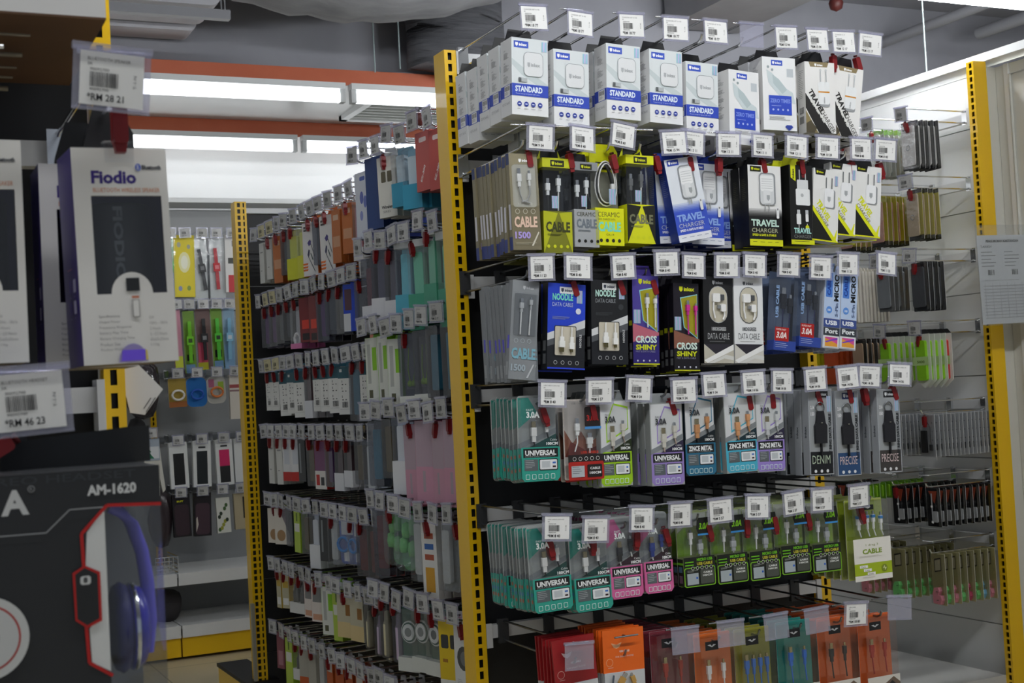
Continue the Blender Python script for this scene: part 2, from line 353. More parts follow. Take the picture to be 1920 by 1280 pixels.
# far wall fixture
BK = noisy('far_panel', '#8f9192', '#979999', 3, .35)  # dimness on the white panel is put into this grey base
e = unit('wall_shelving', 'shade-grey backed wall shelving with white shelves and yellow base at the aisle end', 'shelving')
g = G(); g.box(.2, 3.2, 7.28, 7.30, -1.1, 1.06, BK); part(e, 'back_panel', g)
g = G(); g.box(.2, 3.2, 7.10, 7.32, 1.075, 1.10, '#e9ebeb'); part(e, 'top_lip', g)
for x0, x1 in ((.42, 1.352), (1.36, 2.30), (2.31, 3.2)):
    for z in (-.835, -1.085):
        g = G(); g.box(x0, x1, 6.80 if z > -1 else 6.76, 7.28, z-.008, z+.012, '#e2e3e2'); g.box(x0, x1, (6.80 if z > -1 else 6.76)-.006, (6.80 if z > -1 else 6.76)+.004, z-.045, z+.014, '#e6e7e6'); part(e, 'shelf', g)
    g = G(); g.box(x0, x1, 6.77, 6.80, -1.225, -1.13, YEL); part(e, 'kick_plate', g)
for x in (1.345, 2.30):
    g = G(); slotted(g, 'Y', x, x+.03, 7.262, 1.06, -1.1); g.box(x, x+.03, 7.27, 7.279, -1.1, 1.06, YEL); part(e, 'upright_post', g)
BZ = [.895, .527, .175, -.165, -.43]
for z in BZ:
    g = G(); g.box(1.375, 2.295, 7.25, 7.27, z-.013, z+.013, DARKM); part(e, 'crossbar', g)
# near left fixture
e = unit('display_gondola', 'out of focus black display with yellow post in the left foreground', 'display shelving')
bay_post(e, .228, .250, 1.485, 1.53, .75, -.9)
g = G(); g.box(-.66, .226, 1.51, 1.525, -.9, .72, BLK); part(e, 'back_panel', g)
LZ = [.272, .012, -.24]
for z in LZ:
    g = G(); g.box(-.65, .222, 1.475, 1.495, z-.0125, z+.0145, RAIL); g.box(.218, .226, 1.468, 1.50, z-.032, z+.022, RAIL); part(e, 'crossbar', g)
# ------------------------------------------------------------------ hooks, price tags, locks
def hook_proto(L, m, base='#3a3b3d'):
    p = Proto('display_hook')
    g = G(); g.box(-.012, .012, -.006, .004, -.026, .026, m if m is CHROME else base); p.part('hook_base', g)
    g = G(); g.tube([(0, 0, .018), (0, -.012, .022), (0, -L, .022)], (.0026 if m is CHROME else .0023), m); g.tube([(-.027, -L, .022), (.027, -L, .022)], .0018, m); p.part('label_rod', g)
    g = G(); g.tube([(0, 0, -.014), (0, -.012, -.02), (0, -L+.022, -.02), (0, -L+.010, -.016), (0, -L+.004, -.006)], .0031 if m is CHROME else .0025, m); p.part('hanging_rod', g)
    return p
HK = {'c': hook_proto(.345, CHROME), 'd': hook_proto(.345, DARKM), 's': hook_proto(.265, CHROME), 'b': hook_proto(.30, CHROME)}  # 'd': unlit look of the lower rows is put into darker metal
def tag_proto(name, price, paper='#f3f3f1', full=False):
    p = Proto('price_tag')
    g = G(); g.box(-.031, .031, -.0008, 0, -.050, .001, HOLD); g.box(-.032, .032, -.003, .003, -.002, .0035, HOLD); g.box(-.031, .031, -.002, 0, -.0515, -.0495, HOLD); p.part('clear_holder', g)
    if name is None: return p
    g = Art(51 if not full else 56, 44, 0, 3, y=-.0012); W = g.w
    g.r(0, 0, W, 44, paper); k = '#2b2b2b'
    g.t(name, 6, 36.5, min(len(name)*2.0, W-12), 2.6, '#555555', 0); g.t('5K', 6, 32.5, 4, 2.4, '#555555', 0)
    g.t('90092700', 8, 28.2, 15, 2.2, k, 0); g.bar(8, 15, 31, 27, '#262626', 18); g.t('90092700', 8, 11.6, 15, 2.2, k, 0)
    g.t('*RM '+price.replace('.', ' ')[0:len(price)], 6, 3.5, 3.4*(len(price)+3.6), 6, '#1a1a1a', .35)
    g.t('T-1-N', W-6, 16, 11, 2.4, k, 0, 90)
    p.part('price_label', g); return p
_tp = {}
def TP(name, price, **k):
    q = (name, price, str(k))
    if q not in _tp: _tp[q] = tag_proto(name, price, **k)
    return _tp[q]
def lock_proto():
    p = Proto('hook_lock')
    g = G(); g.prism(rrect(-.0062, -.026, .0062, .005, .004), -.007, .006, RED); g.prism([(-.004, -.033), (.004, -.033), (.0055, -.024), (-.0055, -.024)], -.005, .004, RED); p.part('lock_body', g)
    g = G(); g.lathe([(0, 0), (.0045, 0), (.0045, .004), (0, .004)], '#5a0d10', (0, 0, .006), 10); p.part('lock_cap', g)
    return p
LK = lock_proto()
# ------------------------------------------------------------------ packs
def carton(p, w, h, d, t, col, tab='#141414', tw=.42, name='carton'):
    g = G(); x = w/2000; y = d/2000; z1 = -t/1000; z0 = -(t+h)/1000; g.box(-x, x, -y, y, z0, z1, col); p.part(name, g)
    if tab:
        a = w*tw/1000; b = a*.62
        g = G(); Y = y-.0015; th = .0012
        g.prism([(-a, z1-.001), (a, z1-.001), (a*.8, z1+.006), (a*.72, .012), (-a*.72, .012), (-a*.8, z1+.006)][:2]+[(a*.85, .003), (a*.35, .003), (a*.35, -.003 if t > 6 else .0), (a*.85, -.0035 if t > 6 else .0)][:0]+[(a*.72, .012), (-a*.72, .012)], Y, Y+th, tab)
        p.part('hang_tab', g)
def blister(p, w, h, d, t, card, shellz=(0.02, .98), r=8, m=CLEAR, cardname='backing_card'):
    x = w/2; g = G(); Y = d/2000
    g.prism([(a/1000, (b-t)/1000) for a, b in rrect(-x, -h, x, 0, r)], Y-.0012, Y, card, '#d8dadb'); p.part(cardname, g)
    g = G(); o = [(a/1000, (b-t)/1000) for a, b in rrect(-x+2, -h*shellz[1], x-2, -h*shellz[0], r)]
    g.prism(o, -Y, Y-.0014, m); p.part('clear_shell', g)
def plug(g, u, v, L=34, w=9, body='#e9e9e6', tip='#c4c6c8', cable='#f2f2f0', to=None, y=0, P=None, small=False, ang=0):
    """a connector: metal tip up at (u, v), moulded body, then its cable down"""
    def q(a, b, yy): x, y0, z = P(a, b, 0); return (x, yy, z)
    ca, sa = math.cos(math.radians(ang)), math.sin(math.radians(ang))
    def box(a0, b0, a1, b1, dy, m):
        pts = [(a0, b0), (a1, b0), (a1, b1), (a0, b1)]
        pts = [(u+a*ca-b*sa, v+a*sa+b*ca) for a, b in pts]; g.prism([(q(a, b, 0)[0], q(a, b, 0)[2]) for a, b in pts], y-dy/1000, y+dy/1000, m)
    tw = w*(.5 if small else .72); tl = L*(.2 if small else .3)
    box(-tw/2, -tl, tw/2, 0, 1.8, mat(tip, .25, .9)); box(-w/2, -tl-L*.42, w/2, -tl, 3, body); box(-w/2+1.6, -L, w/2-1.6, -tl-L*.42, 2.2, body)
    if to:
        pts = [(u+L*sa, v-L*ca)]+to; g.tube([q(a, b, y) for a, b in pts], .0016, cable, 6)
def art(w, h, d, t, f='F', y=None): return Art(w, h, d, t, f, y)
PK = {}
def std():
    w, h, d, t = 80, 154, 50, 18; p = Proto('charger_box'); carton(p, w, h, d, t, '#eceded')
    a = art(w, h, d, t); a.p([(0, 42), (w, 42), (w, h), (0, h)], '#dfe5e6'); a.p([(0, 100), (22, 80), (80, 48), (80, 64), (30, 92), (0, 112)], '#c9d3d4'); a.p([(0, 42), (60, 42), (0, 62)], '#f1f2f2')
    a.logo(5, 134, 32); a.r(66, 130, 78, h-4, HOLO); a.r(0, 38, w, 62, '#2946b8')
    a.t('STANDARD', 7, 46, 60, 12, '#e8f2fb', 1); a.t('Travel charger & Speed USB cable', 8, 40.5, 52, 3, '#c9d4f4', 0)
    for i in range(4): a.c(16+i*15, 22, 5, '#24389a'); a.r(13.5+i*15, 21, 18.5+i*15, 23, '#dfe6fa'); a.lines(11+i*15, 13, 10, 1)
    a.r(14, 66, 20, 74, '#555a5c'); a.rr(20, 66, 33, 74, 1, '#b9bfc1'); p.part('printed_front', a)
    a = art(w, h, d, t); a.n = 14; a.rr(26, 78, 69, 127, 10, '#8f9799'); a.rr(27, 79, 68, 126, 9, '#e4e6e7'); a.p([(34, 106), (40, 106), (40, 99), (37, 96), (34, 99)], '#b4b8ba'); a.t('inkax', 42, 98, 20, 7, '#a4a8aa', 1); p.part('charger_window', a)
    a = art(w, h, d, t, 'L'); a.r(0, 38, d, 62, '#2946b8'); a.r(16, 39, 42, 61, '#f1f1f1'); a.bar(18, 50, 40, 59); a.lines(18, 48, 20, 3)
    for v in (130, 105, 82): a.t('OUT', 14, v, 8, 3, '#6a6a6a', 0); a.lines(14, v-3, 24, 6)
    a.t('CE FC RoHS', 8, 22, 34, 5, '#a5a5a5', 0); p.part('printed_side', a); return p
def quick():
    w, h, d, t = 82, 160, 52, 16; p = Proto('charger_box'); carton(p, w, h, d, t, '#ededec')
    a = art(w, h, d, t); a.r(0, 0, w, h, '#f0f1f1'); a.logo(22, 142, 28); a.r(60, 118, 76, 136, '#c5ccd0')
    a.p([(10, 132), (22, 126), (58, 92), (74, 84), (80, 60), (66, 62), (40, 76), (14, 104)], '#cfdadc'); a.p([(24, 122), (40, 112), (60, 90), (48, 80), (26, 102)], '#b9c8ca'); a.c(14, 138, 3, '#9aa7a9'); a.c(24, 132, 3, '#9aa7a9')
    a.r(14, 34, 70, 76, '#2a49c0'); a.t('ZERO TIMES', 17, 60, 50, 9, '#7f95e6', 1); a.lines(20, 54, 42, 1, '#b8c4f2')
    for i in range(4): a.c(24+i*12, 45, 2.4, '#b8c4f2')
    a.lines(14, 30, 52, 4); a.p([(56, 12), (68, 12), (72, 8), (62, 0), (52, 8)], '#2a3f9a'); p.part('printed_front', a)
    a = art(w, h, d, t, 'L')
    for v in (140, 122, 104, 86, 68): a.t('OUTPUT', 12, v, 12, 3, '#666666', 0); a.lines(12, v-3, 26, 4)
    a.bar(12, 14, 40, 24); p.part('printed_side', a); return p
def gold():
    w, h, d, t = 74, 158, 34, 18; p = Proto('charger_box'); carton(p, w, h, d, t, '#eeedea')
    a = art(w, h, d, t); a.p([(10, h), (60, h), (56, h-11), (14, h-11)], '#8a7a55'); a.logo(22, h-12, 26, None)
    a.p([(0, 88), (w*.86, 0), (w*.42, 0), (0, 55)], '#191714'); a.p([(0, 50), (w*.4, 0), (0, 0)], '#8b7b50'); a.p([(0, 20), (12, 28), (26, 10), (20, 0), (0, 0)], '#4c4430')
    a.t('TRAVEL', 6, 92, 60, 12, '#1c1a17', 1, -58); a.t('CHARGER', 33, 50, 60, 11, '#57544d', 0, -58); a.t('CAR  Fast  4Plus', 10, 72, 60, 6, '#efefe8', 1, -56); p.part('printed_front', a)
    a = art(w, h, d, t); a.n = 10; a.rr(36, 58, 60, 112, 5, '#9da0a2'); a.rr(32, 64, 60, 114, 5, '#eef0f0'); a.r(32, 90, 60, 93, '#d18a24'); a.r(37, 114, 39.5, 138, '#b9bcbd'); a.r(51, 114, 53.5, 138, '#b9bcbd'); a.c(38.2, 140, 2.6, '#cfd2d3'); a.c(52.2, 140, 2.6, '#cfd2d3'); a.t('inkax', 48, 66, 14, 4, '#9b9ea0', 0, 90); p.part('charger_window', a)
    a = art(w, h, d, t, 'L'); a.lines(6, 140, 22, 16, '#8b8b88', 4); a.r(8, 44, 26, 58, '#8c8c8a'); a.r(8, 22, 26, 38, '#8c8c8a'); a.lines(9, 57, 16, 5, '#d6d6d2'); p.part('printed_side', a); return p
def slim(c='#8f876c', nm='CABLE', c2='#7b735a'):
    w, h, d, t = 62, 190, 14, 10; p = Proto('cable_box'); carton(p, w, h, d, t, c, None)
    a = art(w, h, d, t); a.r(0, 0, w, 88, c2); a.rr(5, 84, w-6, 168, 6, '#cfcbbb'); a.logo(18, 170, 30, None)
    for i in range(3): a.ring(13+i*17, 76, 5, 4.2, '#e6e2d2', c2)
    a.t(nm, 5, 44, 50, 22, '#e9c9b4', 1); a.t('HIGH-END', 16, 88, 30, 5, '#efece2', 0); a.t('1500', 5, 22, 34, 14, '#b8a4e6', 1); a.p([(40, 8), (44, 8), (58, 34), (56, 36)], '#ddd8c8'); a.lines(6, 14, 50, 2, '#bab49c'); p.part('printed_front', a)
    g = G(); P = art(w, h, d, t).P; y = -.004; plug(g, 18, 160, 36, 9, P=P, y=y-.007, to=[(19, 110), (24, 96), (40, 92)], cable='#b8b8b6'); plug(g, 40, 156, 30, 7, P=P, y=y-.007, small=True, to=[(41, 110), (34, 98), (22, 94)], cable='#b8b8b6'); p.part('usb_cable', g)
    g = G(); g.prism([(a_/1000, (b_-h-t)/1000) for a_, b_ in rrect(5-w/2, 84, w-6-w/2, 168, 6)], -.0145, -.0072, CLEAR); p.part('clear_window', g)
    a = art(w, h, d, t, 'L'); a.r(0, 0, d, 26, '#2f3f86'); a.r(3, 40, 11, 90, '#e8e6ee'); a.r(0, h-22, d, h, '#26386e'); p.part('printed_side', a); return p
def clearbox(c, c2, title, tc, sub=None, w=64, h=190, d=34, t=10, plugc='#eceeef', top=None):
    p = Proto('cable_box'); carton(p, w, h*.44, d, t+h*.56, c)
    g = G(); x = w/2000; g.box(-x+.0005, x-.0005, -d/2000+.0003, d/2000, -(t+h*.56)/1000, -(t+h*.1)/1000, CLEAR); p.part('clear_window', g)
    g = G(); g.box(-x, x, -d/2000, d/2000, -(t+h*.1)/1000, -t/1000, top or c); g.prism([(-x*.9, -t/1000), (x*.9, -t/1000), (x*.6, .012), (-x*.6, .012)], d/2000-.001, d/2000, top or c); p.part('hang_header', g)
    a = art(w, h, d, t); a.logo(w*.28, h*.91, w*.48, '#1c1c12' if top != '#c9c9c6' else None, '#d8dd20' if top != '#c9c9c6' else '#555555')
    if c2: a.p([(0, 0), (w*.5, h*.42), (0, h*.44)], c2); a.p([(w, 0), (w*.55, h*.42), (w, h*.44)], c2)
    a.t(title, 5, h*.22, w-10, h*.11, tc, 1)
    if sub: a.t(sub, 6, h*.36, w-14, h*.05, '#3b3c20', 0)
    for i in range(4): a.c(10+i*14, h*.07, 3.4, '#1c1c14' if c2 is None else '#d8dd20')
    a.lines(8, h*.2, w-20, 2, tc); p.part('printed_front', a)
    g = G(); P = a.P; y = 0; plug(g, w*.3, h*.80, 34, 9, plugc, P=P, y=y, to=[(w*.32, h*.46)], cable='#3b3d3e'); plug(g, w*.68, h*.84, 34, 9, plugc, P=P, y=y, small=True, to=[(w*.66, h*.46)], cable='#e8e8e6'); p.part('usb_cable', g)
    g = art(w, h, d, t); g.n = 6; g.r(w*.3, h*.47, w*.52, h*.6, HOLO); p.part('hologram_sticker', g); return p
def ceramic():
    w, h, d, t = 66, 206, 20, -8; p = Proto('cable_box'); c = '#e1e40a'; carton(p, w, 76, 24, t+130, c)
    g = G(); x = w/2000; Y = .008
    g.prism([(-x, -.045), (x, -.045), (x*1., -.004), (x*.7, .012), (-x*.7, .012), (-x, -.004)], Y, Y+.0015, c); g.prism([(-x*.95, -.130), (x*.95, -.130), (x*.95, -.045), (-x*.95, -.045)], Y, Y+.001, '#6c6d60'); p.part('hang_header', g)
    a = art(w, h, d, t, y=.008); a.logo(14, 158, 36, '#20210f', '#e1e40a'); p.part('brand_print', a)
    a = art(w, h, 24, t); a.t('CERAMIC', 6, 58, 50, 10, '#55571e', 0); a.t('SAFE CHARGE DATA', 6, 51, 40, 4, '#55571e', 0); a.t('CABLE', 6, 28, 52, 20, '#7fe0c8', 1); a.t('CX-14', 24, 20, 18, 4, '#3c3e18', 0)
    for i in range(4): a.c(12+i*14, 10, 3.6, '#1c1c14')
    p.part('printed_front', a)
    g = G(); P = art(w, h, d, t).P
    def q(a_, b_, yy): k = P(a_, b_, 0); return (k[0], yy, k[2])
    for j, (cc, o) in enumerate((('#e9e9e7', 0), ('#2b2c2d', 3.2), ('#dededc', 5.5))):
        g.tube([q(33+(25-o)*math.sin(s)*(1-.12*math.cos(s)), 128+(46-o)*math.cos(s), .001-.002*j) for s in [2*PI*i/22 for i in range(23)]], .0016, cc, 6)
    plug(g, 44, 132, 26, 7, '#d5d6d6', P=P, y=-.006, small=True); g.tube([q(30, 165, -.006), (q(38, 150, -.006)), q(44, 128, -.006)], .004, '#2b2c2d'); p.part('coiled_cable', g)
    a = art(w, h, d, t, y=-.0095); a.r(34, 84, 50, 116, HOLO); p.part('hologram_sticker', a); return p
def travel(side, top, band, tc, tt='TRAVEL', w=86, h=174, d=30, t=10, foot=None, head='#2b46b0'):
    p = Proto('charger_box'); carton(p, w, h, d, t, side, side, .36)
    a = art(w, h, d, t); a.r(0, 70, w, h, top); a.r(0, 0, w, 70, band)
    m = 5
    for i in range(m): a.r(0, 64+i*3.2, w, 67.4+i*3.2, ['#%02x%02x%02x' % tuple(int(int(band[1+2*j:3+2*j], 16)*(1-(i+1)/(m+1))+int(top[1+2*j:3+2*j], 16)*((i+1)/(m+1))) for j in range(3))][0])
    a.logo(6, h-14, 28, head, '#ffffff' if head != '#1a1a12' else '#d8dd20')
    a.t(tt, 5, 42, w-14, 15, tc, 1); a.t('CHARGER', 6, 29, w-18, 9, '#c7cbd8' if foot is None else '#c9c9a8', 0); a.t('SPEED & SAFE & STABLE', 7, 21, w-24, 5, '#eef0ff' if foot is None else '#d8dd20', 1)
    a.r(0, 0, w, 14 if foot else 15, foot or '#eef0f6')
    for i in range(4): a.lines(8+i*19, 9, 12, 1, '#3a4a90' if foot is None else '#222211')
    p.part('printed_front', a)
    a = art(w, h, d, t); a.n = 22; a.rr(28, 88, w-16, 158, 8, '#8e9295'); a.rr(30, 90, w-20, 155, 7, '#d9dcdd'); a.rr(31, 118, w-22, 152, 4, '#f1f2f2')
    for i in range(5): a.r(33, 124+i*5, w-24, 125+i*5, '#c7cacb')
    a.rr(37, 92, w-30, 120, 3, '#e3e5e6'); a.p([(46, 110), (54, 110), (54, 102), (50, 97), (46, 102)], '#a5a9ab'); a.r(40, 76, 42.5, 90, '#a6a9aa'); a.r(w-36, 76, w-33.5, 90, '#a6a9aa'); a.rr(w-16, 60, w-9, 84, 2, '#e9eaea'); a.r(w-14, 78, w-11, 82, '#7c7f80'); p.part('charger_window', a)
    a = art(w, h, d, t, 'L'); a.lines(6, h-30, d-12, 12, '#8891c0' if foot is None else '#55553a', 4); p.part('printed_side', a); return p
def tallblk():
    w, h, d, t = 62, 174, 32, 14; p = Proto('charger_box'); carton(p, w, h, d, t, '#131312', '#d8dc14', .45)
    a = art(w, h, d, t); a.p([(4, h), (17, h), (17, h-36), (4, h-28)], '#d8dc14'); a.t('inkax', 13.5, h-30, 22, 6, '#20200f', 1, 90)
    a.r(26, 140, 29, 164, '#a9acad'); a.r(42, 140, 45, 164, '#a9acad'); a.rr(20, 120, 50, 142, 2, '#dfe1e2'); a.rr(16, 86, 54, 122, 3, '#eceeee'); a.c(33, 108, 4, '#b6b9ba')
    for x in (22, 44):
        a.rr(x-4, 66, x+4, 76, 1, '#c9ccce'); a.rr(x-6, 44, x+6, 67, 2, '#f0f1f1') if x == 22 else a.rr(x-4, 50, x+4, 67, 2, '#f0f1f1'); a.r(x-.8, 24, x+.8, 46, '#e6e7e7')
    a.c(44, 38, 5, '#d8dc14'); a.t('TRAVEL', 8, 24, 46, 12, '#b7e9e0', 1); a.t('CHARGER', 8, 14, 46, 7, '#8d8f8b', 0); a.r(0, 0, w, 10, '#d8dc14'); a.lines(8, 7, 44, 1, '#333311'); p.part('printed_front', a); return p
def whtyel():
    w, h, d, t = 70, 160, 30, 16; p = Proto('charger_box'); carton(p, w, h, d, t, '#e9e9e6', '#161616', .45)
    a = art(w, h, d, t); a.p([(4, h), (34, h), (31, h-14), (6, h-14)], '#191914'); a.logo(6, h-12.5, 24, None, '#d8dc14'); a.p([(0, 78), (w, 0), (0, 0)], '#17170f')
    a.p([(0, 78), (0, 66), (w-12, 0), (w, 0)], '#e0e414'); a.t('TRAVEL', 8, 84, 52, 13, '#dfe31a', 1, -50); a.t('CHARGER', 6, 70, 52, 8, '#77784a', 0, -50)
    a.p([(w-14, 4), (w-4, 28), (w-2, 28), (w-6, 4)], '#e0e414'); a.r(0, 0, w, 3, '#e0e414'); a.rr(w-12, h-34, w-3, h-12, 1, HOLO); p.part('printed_front', a)
    a = art(w, h, d, t); a.n = 12; a.rr(34, 74, 60, 116, 5, '#8f9294'); a.rr(30, 76, 56, 118, 5, '#f0f1f2'); a.p([(39, 100), (47, 100), (47, 92), (43, 87), (39, 92)], '#a7abac'); a.r(33.5, 118, 36, 142, '#6e7172'); a.r(49, 118, 51.5, 142, '#6e7172'); p.part('charger_window', a)
    a = art(w, h, d, t, 'L'); a.r(0, 0, d, 60, '#17170f'); a.lines(6, h-24, 18, 8, '#8a8a85', 4); p.part('printed_side', a); return p
def graycable():
    w, h, d, t = 58, 200, 15, 2; p = Proto('cable_box'); carton(p, w, h*.97, d, t+h*.03, '#888c8f', None)
    a = art(w, h, d, t); a.p([(0, h*.97), (w, h*.97), (w-3, h-28), (3, h-28)], '#8d9194'); a.logo(20, h-26, 30, None, '#d4d7d9'); a.rr(6, 86, w-5, h-32, 2, '#6f7376')
    for i in range(3): a.ring(13+i*14, 76, 4.4, 3.6, '#b9c1c8', '#85898c')
    a.t('CABLE', 4, 40, 52, 22, '#7fb3c4', 1); a.t('1500', 4, 16, 32, 14, '#a2afb8', 1); a.p([(38, 4), (42, 4), (54, 30), (52, 32)], '#c3c6c8'); p.part('printed_front', a)
    g = G(); P = a.P; plug(g, 20, 158, 26, 8, '#b9bcbe', P=P, y=-.0105, to=[(20, 88)], cable='#e2e3e3'); plug(g, 40, 162, 24, 6, '#b9bcbe', P=P, y=-.0105, small=True, to=[(39, 88)], cable='#e2e3e3'); p.part('usb_cable', g)
    g = G(); g.prism([(a_/1000, (b_-h-t)/1000) for a_, b_ in rrect(6-w/2, 86, w-5-w/2, h-32, 2)], -.0145, -.0078, CLEAR); p.part('clear_window', g)
    a = art(w, h, d, t, 'L'); a.r(4, 60, 11, 86, '#5b54d8'); a.r(3, 8, 12, 34, '#a7abad'); p.part('printed_side', a); return p
def noodle(c, lg, w=84, h=170, d=24, t=14):
    p = Proto('cable_box'); carton(p, w, h, d, t, '#1b1d22', '#141414', .4)
    a = art(w, h, d, t); a.p([(0, 70), (w, 100), (w, h), (0, h)], c); a.p([(0, 70), (w, 100), (w, 84), (0, 56)], '#d9dbdc'); a.p([(0, 56), (w, 84), (w, 70), (0, 44)], '#55585c')
    a.logo(26, h-20, 32, '#e8eaea', '#3b4150'); a.r(w-20, h-38, w-7, h-12, HOLO); a.t('NOODLE', 10, 136, 46, 14, '#7be0c8' if lg else '#c2e8dc', 1); a.t('DATA CABLE', 10, 124, 46, 8, '#ccd6ee' if lg else '#9da2a6', 0); a.c(w-16, 116, 6, '#dfe3ee' if lg else '#3a3c40')
    a.lines(10, 104, 40, 3, '#8f9ad0' if lg else '#4b4d50'); a.t('NOODLE', w-8, 44, 26, 5, '#c8cacc', 1, 90)
    for i in range(4): a.ring(18+i*16, 13, 4, 3.2, '#c9cbcd', '#1b1d22')
    if lg: a.r(0, 0, w, 3, '#2b46d8')
    p.part('printed_front', a)
    a = art(w, h, d, t); a.n = 13; a.rr(15, 26, 64, 86, 3, '#2c2d2e'); a.rr(16.5, 27.5, 62.5, 84.5, 2.5, '#cdc6b4'); p.part('window_tray', a)
    g = G(); P = a.P
    for u, k in ((30, False), (52, True)): plug(g, u, 34, 30, 12 if not k else 10, '#f4f4f1', '#8a7f5a', P=P, y=-.0165, small=k, ang=180, to=[(u, 84)], cable='#f4f4f1')
    p.part('usb_cable', g)
    a = art(w, h, d, t, 'L'); a.r(6, 10, 18, 30, '#6e7072'); a.r(6, 36, 18, 56, '#6e7072'); p.part('printed_side', a); return p
def cross(pl, w=62, h=182, d=18, t=10):
    p = Proto('cable_box'); carton(p, w, h, d, t, '#17141c', '#4a3a92' if pl == '#e6e6e2' else '#17141c', .42)
    a = art(w, h, d, t); c1 = '#4b3f95' if pl == '#e6e6e2' else '#1a1420'
    a.p([(0, 40), (w, 70), (w, h), (0, h)], c1); a.p([(0, 40), (w, 66), (w, 44), (0, 84)], '#c0687a' if pl == '#e6e6e2' else '#8b5a48'); a.p([(0, 0), (w, 0), (w, 60), (0, 46)], '#2c2270' if pl == '#e6e6e2' else '#141118')
    a.logo(10, h-22, 46, None, '#d6db18'); a.p([(16, h-30), (w-4, h-22), (w-4, 66), (24, 90)], '#8fd0d8'); a.p([(18, h-32), (w-5, h-24), (w-5, 69), (26, 91)], '#a39b1e'); a.r(2, 84, 18, 112, HOLO)
    a.t('CROSS', 6, 44, 50, 15, '#dcefe6', 1); a.t('SHINY', 6, 30, 50, 11, '#d3da1c', 1); a.t('FAST & DATA CABLE', 6, 25, 46, 3.5, '#9a9ab8', 0)
    for i in range(4): a.c(10+i*14, 8, 2, '#c9c9d8')
    a.r(0, 0, w, 2.4, '#d6db18'); p.part('printed_front', a)
    g = G(); P = a.P; plug(g, 32, 146, 30, 8, pl, P=P, y=-.0135, to=[(33, 76)], cable=pl); plug(g, 51, 140, 24, 6.4, pl, P=P, y=-.0135, small=True, to=[(51, 76)], cable=pl); p.part('usb_cable', g)
    a = art(w, h, d, t, 'L'); a.r(4, 30, 14, 44, '#6e7072'); a.r(4, 12, 14, 26, '#6e7072'); a.r(3, 80, 15, 90, '#b7bc18'); p.part('printed_side', a); return p
def deg(c, fg, c2, w=74, h=182, d=20, t=12):
    p = Proto('cable_box'); carton(p, w, h, d, t, c, c, .4)
    a = art(w, h, d, t); a.logo(20, h-20, 34, None, fg); a.t('180DEGREES', 20, 68, 36, 8, fg, 1); a.t('DATA CABLE', 10, 50, 54, 13, fg, 0); a.lines(14, 46, 46, 1, '#8a8a8a')
    a.p([(0, 0), (w, 0), (w, 40), (0, 40)], c2); a.p([(0, 40), (30, 18), (w, 40)], '#2d2a33'); a.p([(0, 6), (w, 40), (w, 28), (8, 0)], '#f2f2ef'); a.p([(10, 0), (w-20, 18), (w, 14), (w, 6), (50, 10), (24, 0)], '#dcdcd6'); p.part('printed_front', a)
    a = art(w, h, d, t); a.n = 10; a.rr(14, 84, 60, 162, 22.9, fg); a.rr(15.5, 85.5, 58.5, 160.5, 21.4, '#c9c3b0'); p.part('window_tray', a)
    g = G(); P = a.P; y = -.0145
    g.prism([(P(u, v, 0)[0], P(u, v, 0)[2]) for u, v in rrect(20, 128, 38, 146, 3)], y-.003, y+.003, '#f4f4f2'); g.prism([(P(u, v, 0)[0], P(u, v, 0)[2]) for u, v in rrect(38, 132, 49, 144, 1)], y-.002, y+.002, mat('#77797a', .3, .8))
    g.prism([(P(u, v, 0)[0], P(u, v, 0)[2]) for u, v in rrect(40, 108, 52, 124, 3)], y-.003, y+.003, '#f4f4f2'); g.prism([(P(u, v, 0)[0], P(u, v, 0)[2]) for u, v in rrect(32, 114, 40, 121, 1)], y-.002, y+.002, mat('#b9bbbc', .3, .8))
    def q(u, v): k = P(u, v, 0); return (k[0], y, k[2])
    g.tube([q(23, 130), q(22, 112), q(26, 94)], .002, '#f4f4f2'); g.tube([q(49, 110), q(50, 100), q(46, 91)], .002, '#f4f4f2'); p.part('usb_cable', g); return p
def usb3(w=58, h=154, d=26, t=6):
    p = Proto('cable_box'); x = w/2000
    g = G(); g.box(-x, x, d/2000-.001, d/2000, -(t+h)/1000, 0.012, '#5b6a86'); p.part('backing_card', g)
    g = G(); g.box(-x, x, -d/2000, d/2000-.0012, -(t+h*.86)/1000, -t/1000, CLEAR); p.part('clear_window', g)
    g = G(); g.box(-x, x, -d/2000, d/2000-.0012, -(t+h)/1000, -(t+h*.86)/1000, '#31499e'); p.part('printed_base', g)
    a = art(w, h, d, t); a.r(2, 20, w*.66, 50, '#b0201c'); a.t('3.0A', 5, 26, 28, 14, '#f2e9e6', 1, 0, .2); a.t('SUPER FAST', 5, 43, 26, 4, '#e8c8c4', 1); a.lines(4, 16, w-12, 3, '#c9d2ee', 4); a.t('USB CABLE', 9, 70, 70, 8, '#8fb0dc', 1, 90); p.part('printed_front', a)
    g = G(); P = a.P; plug(g, 30, h-16, 46, 14, '#1a1c26', P=P, y=0, to=[(30, 24)], cable='#23284e'); plug(g, 48, h-30, 40, 12, '#1a1c26', P=P, y=0, small=True, to=[(48, 24)], cable='#23284e'); p.part('usb_cable', g); return p
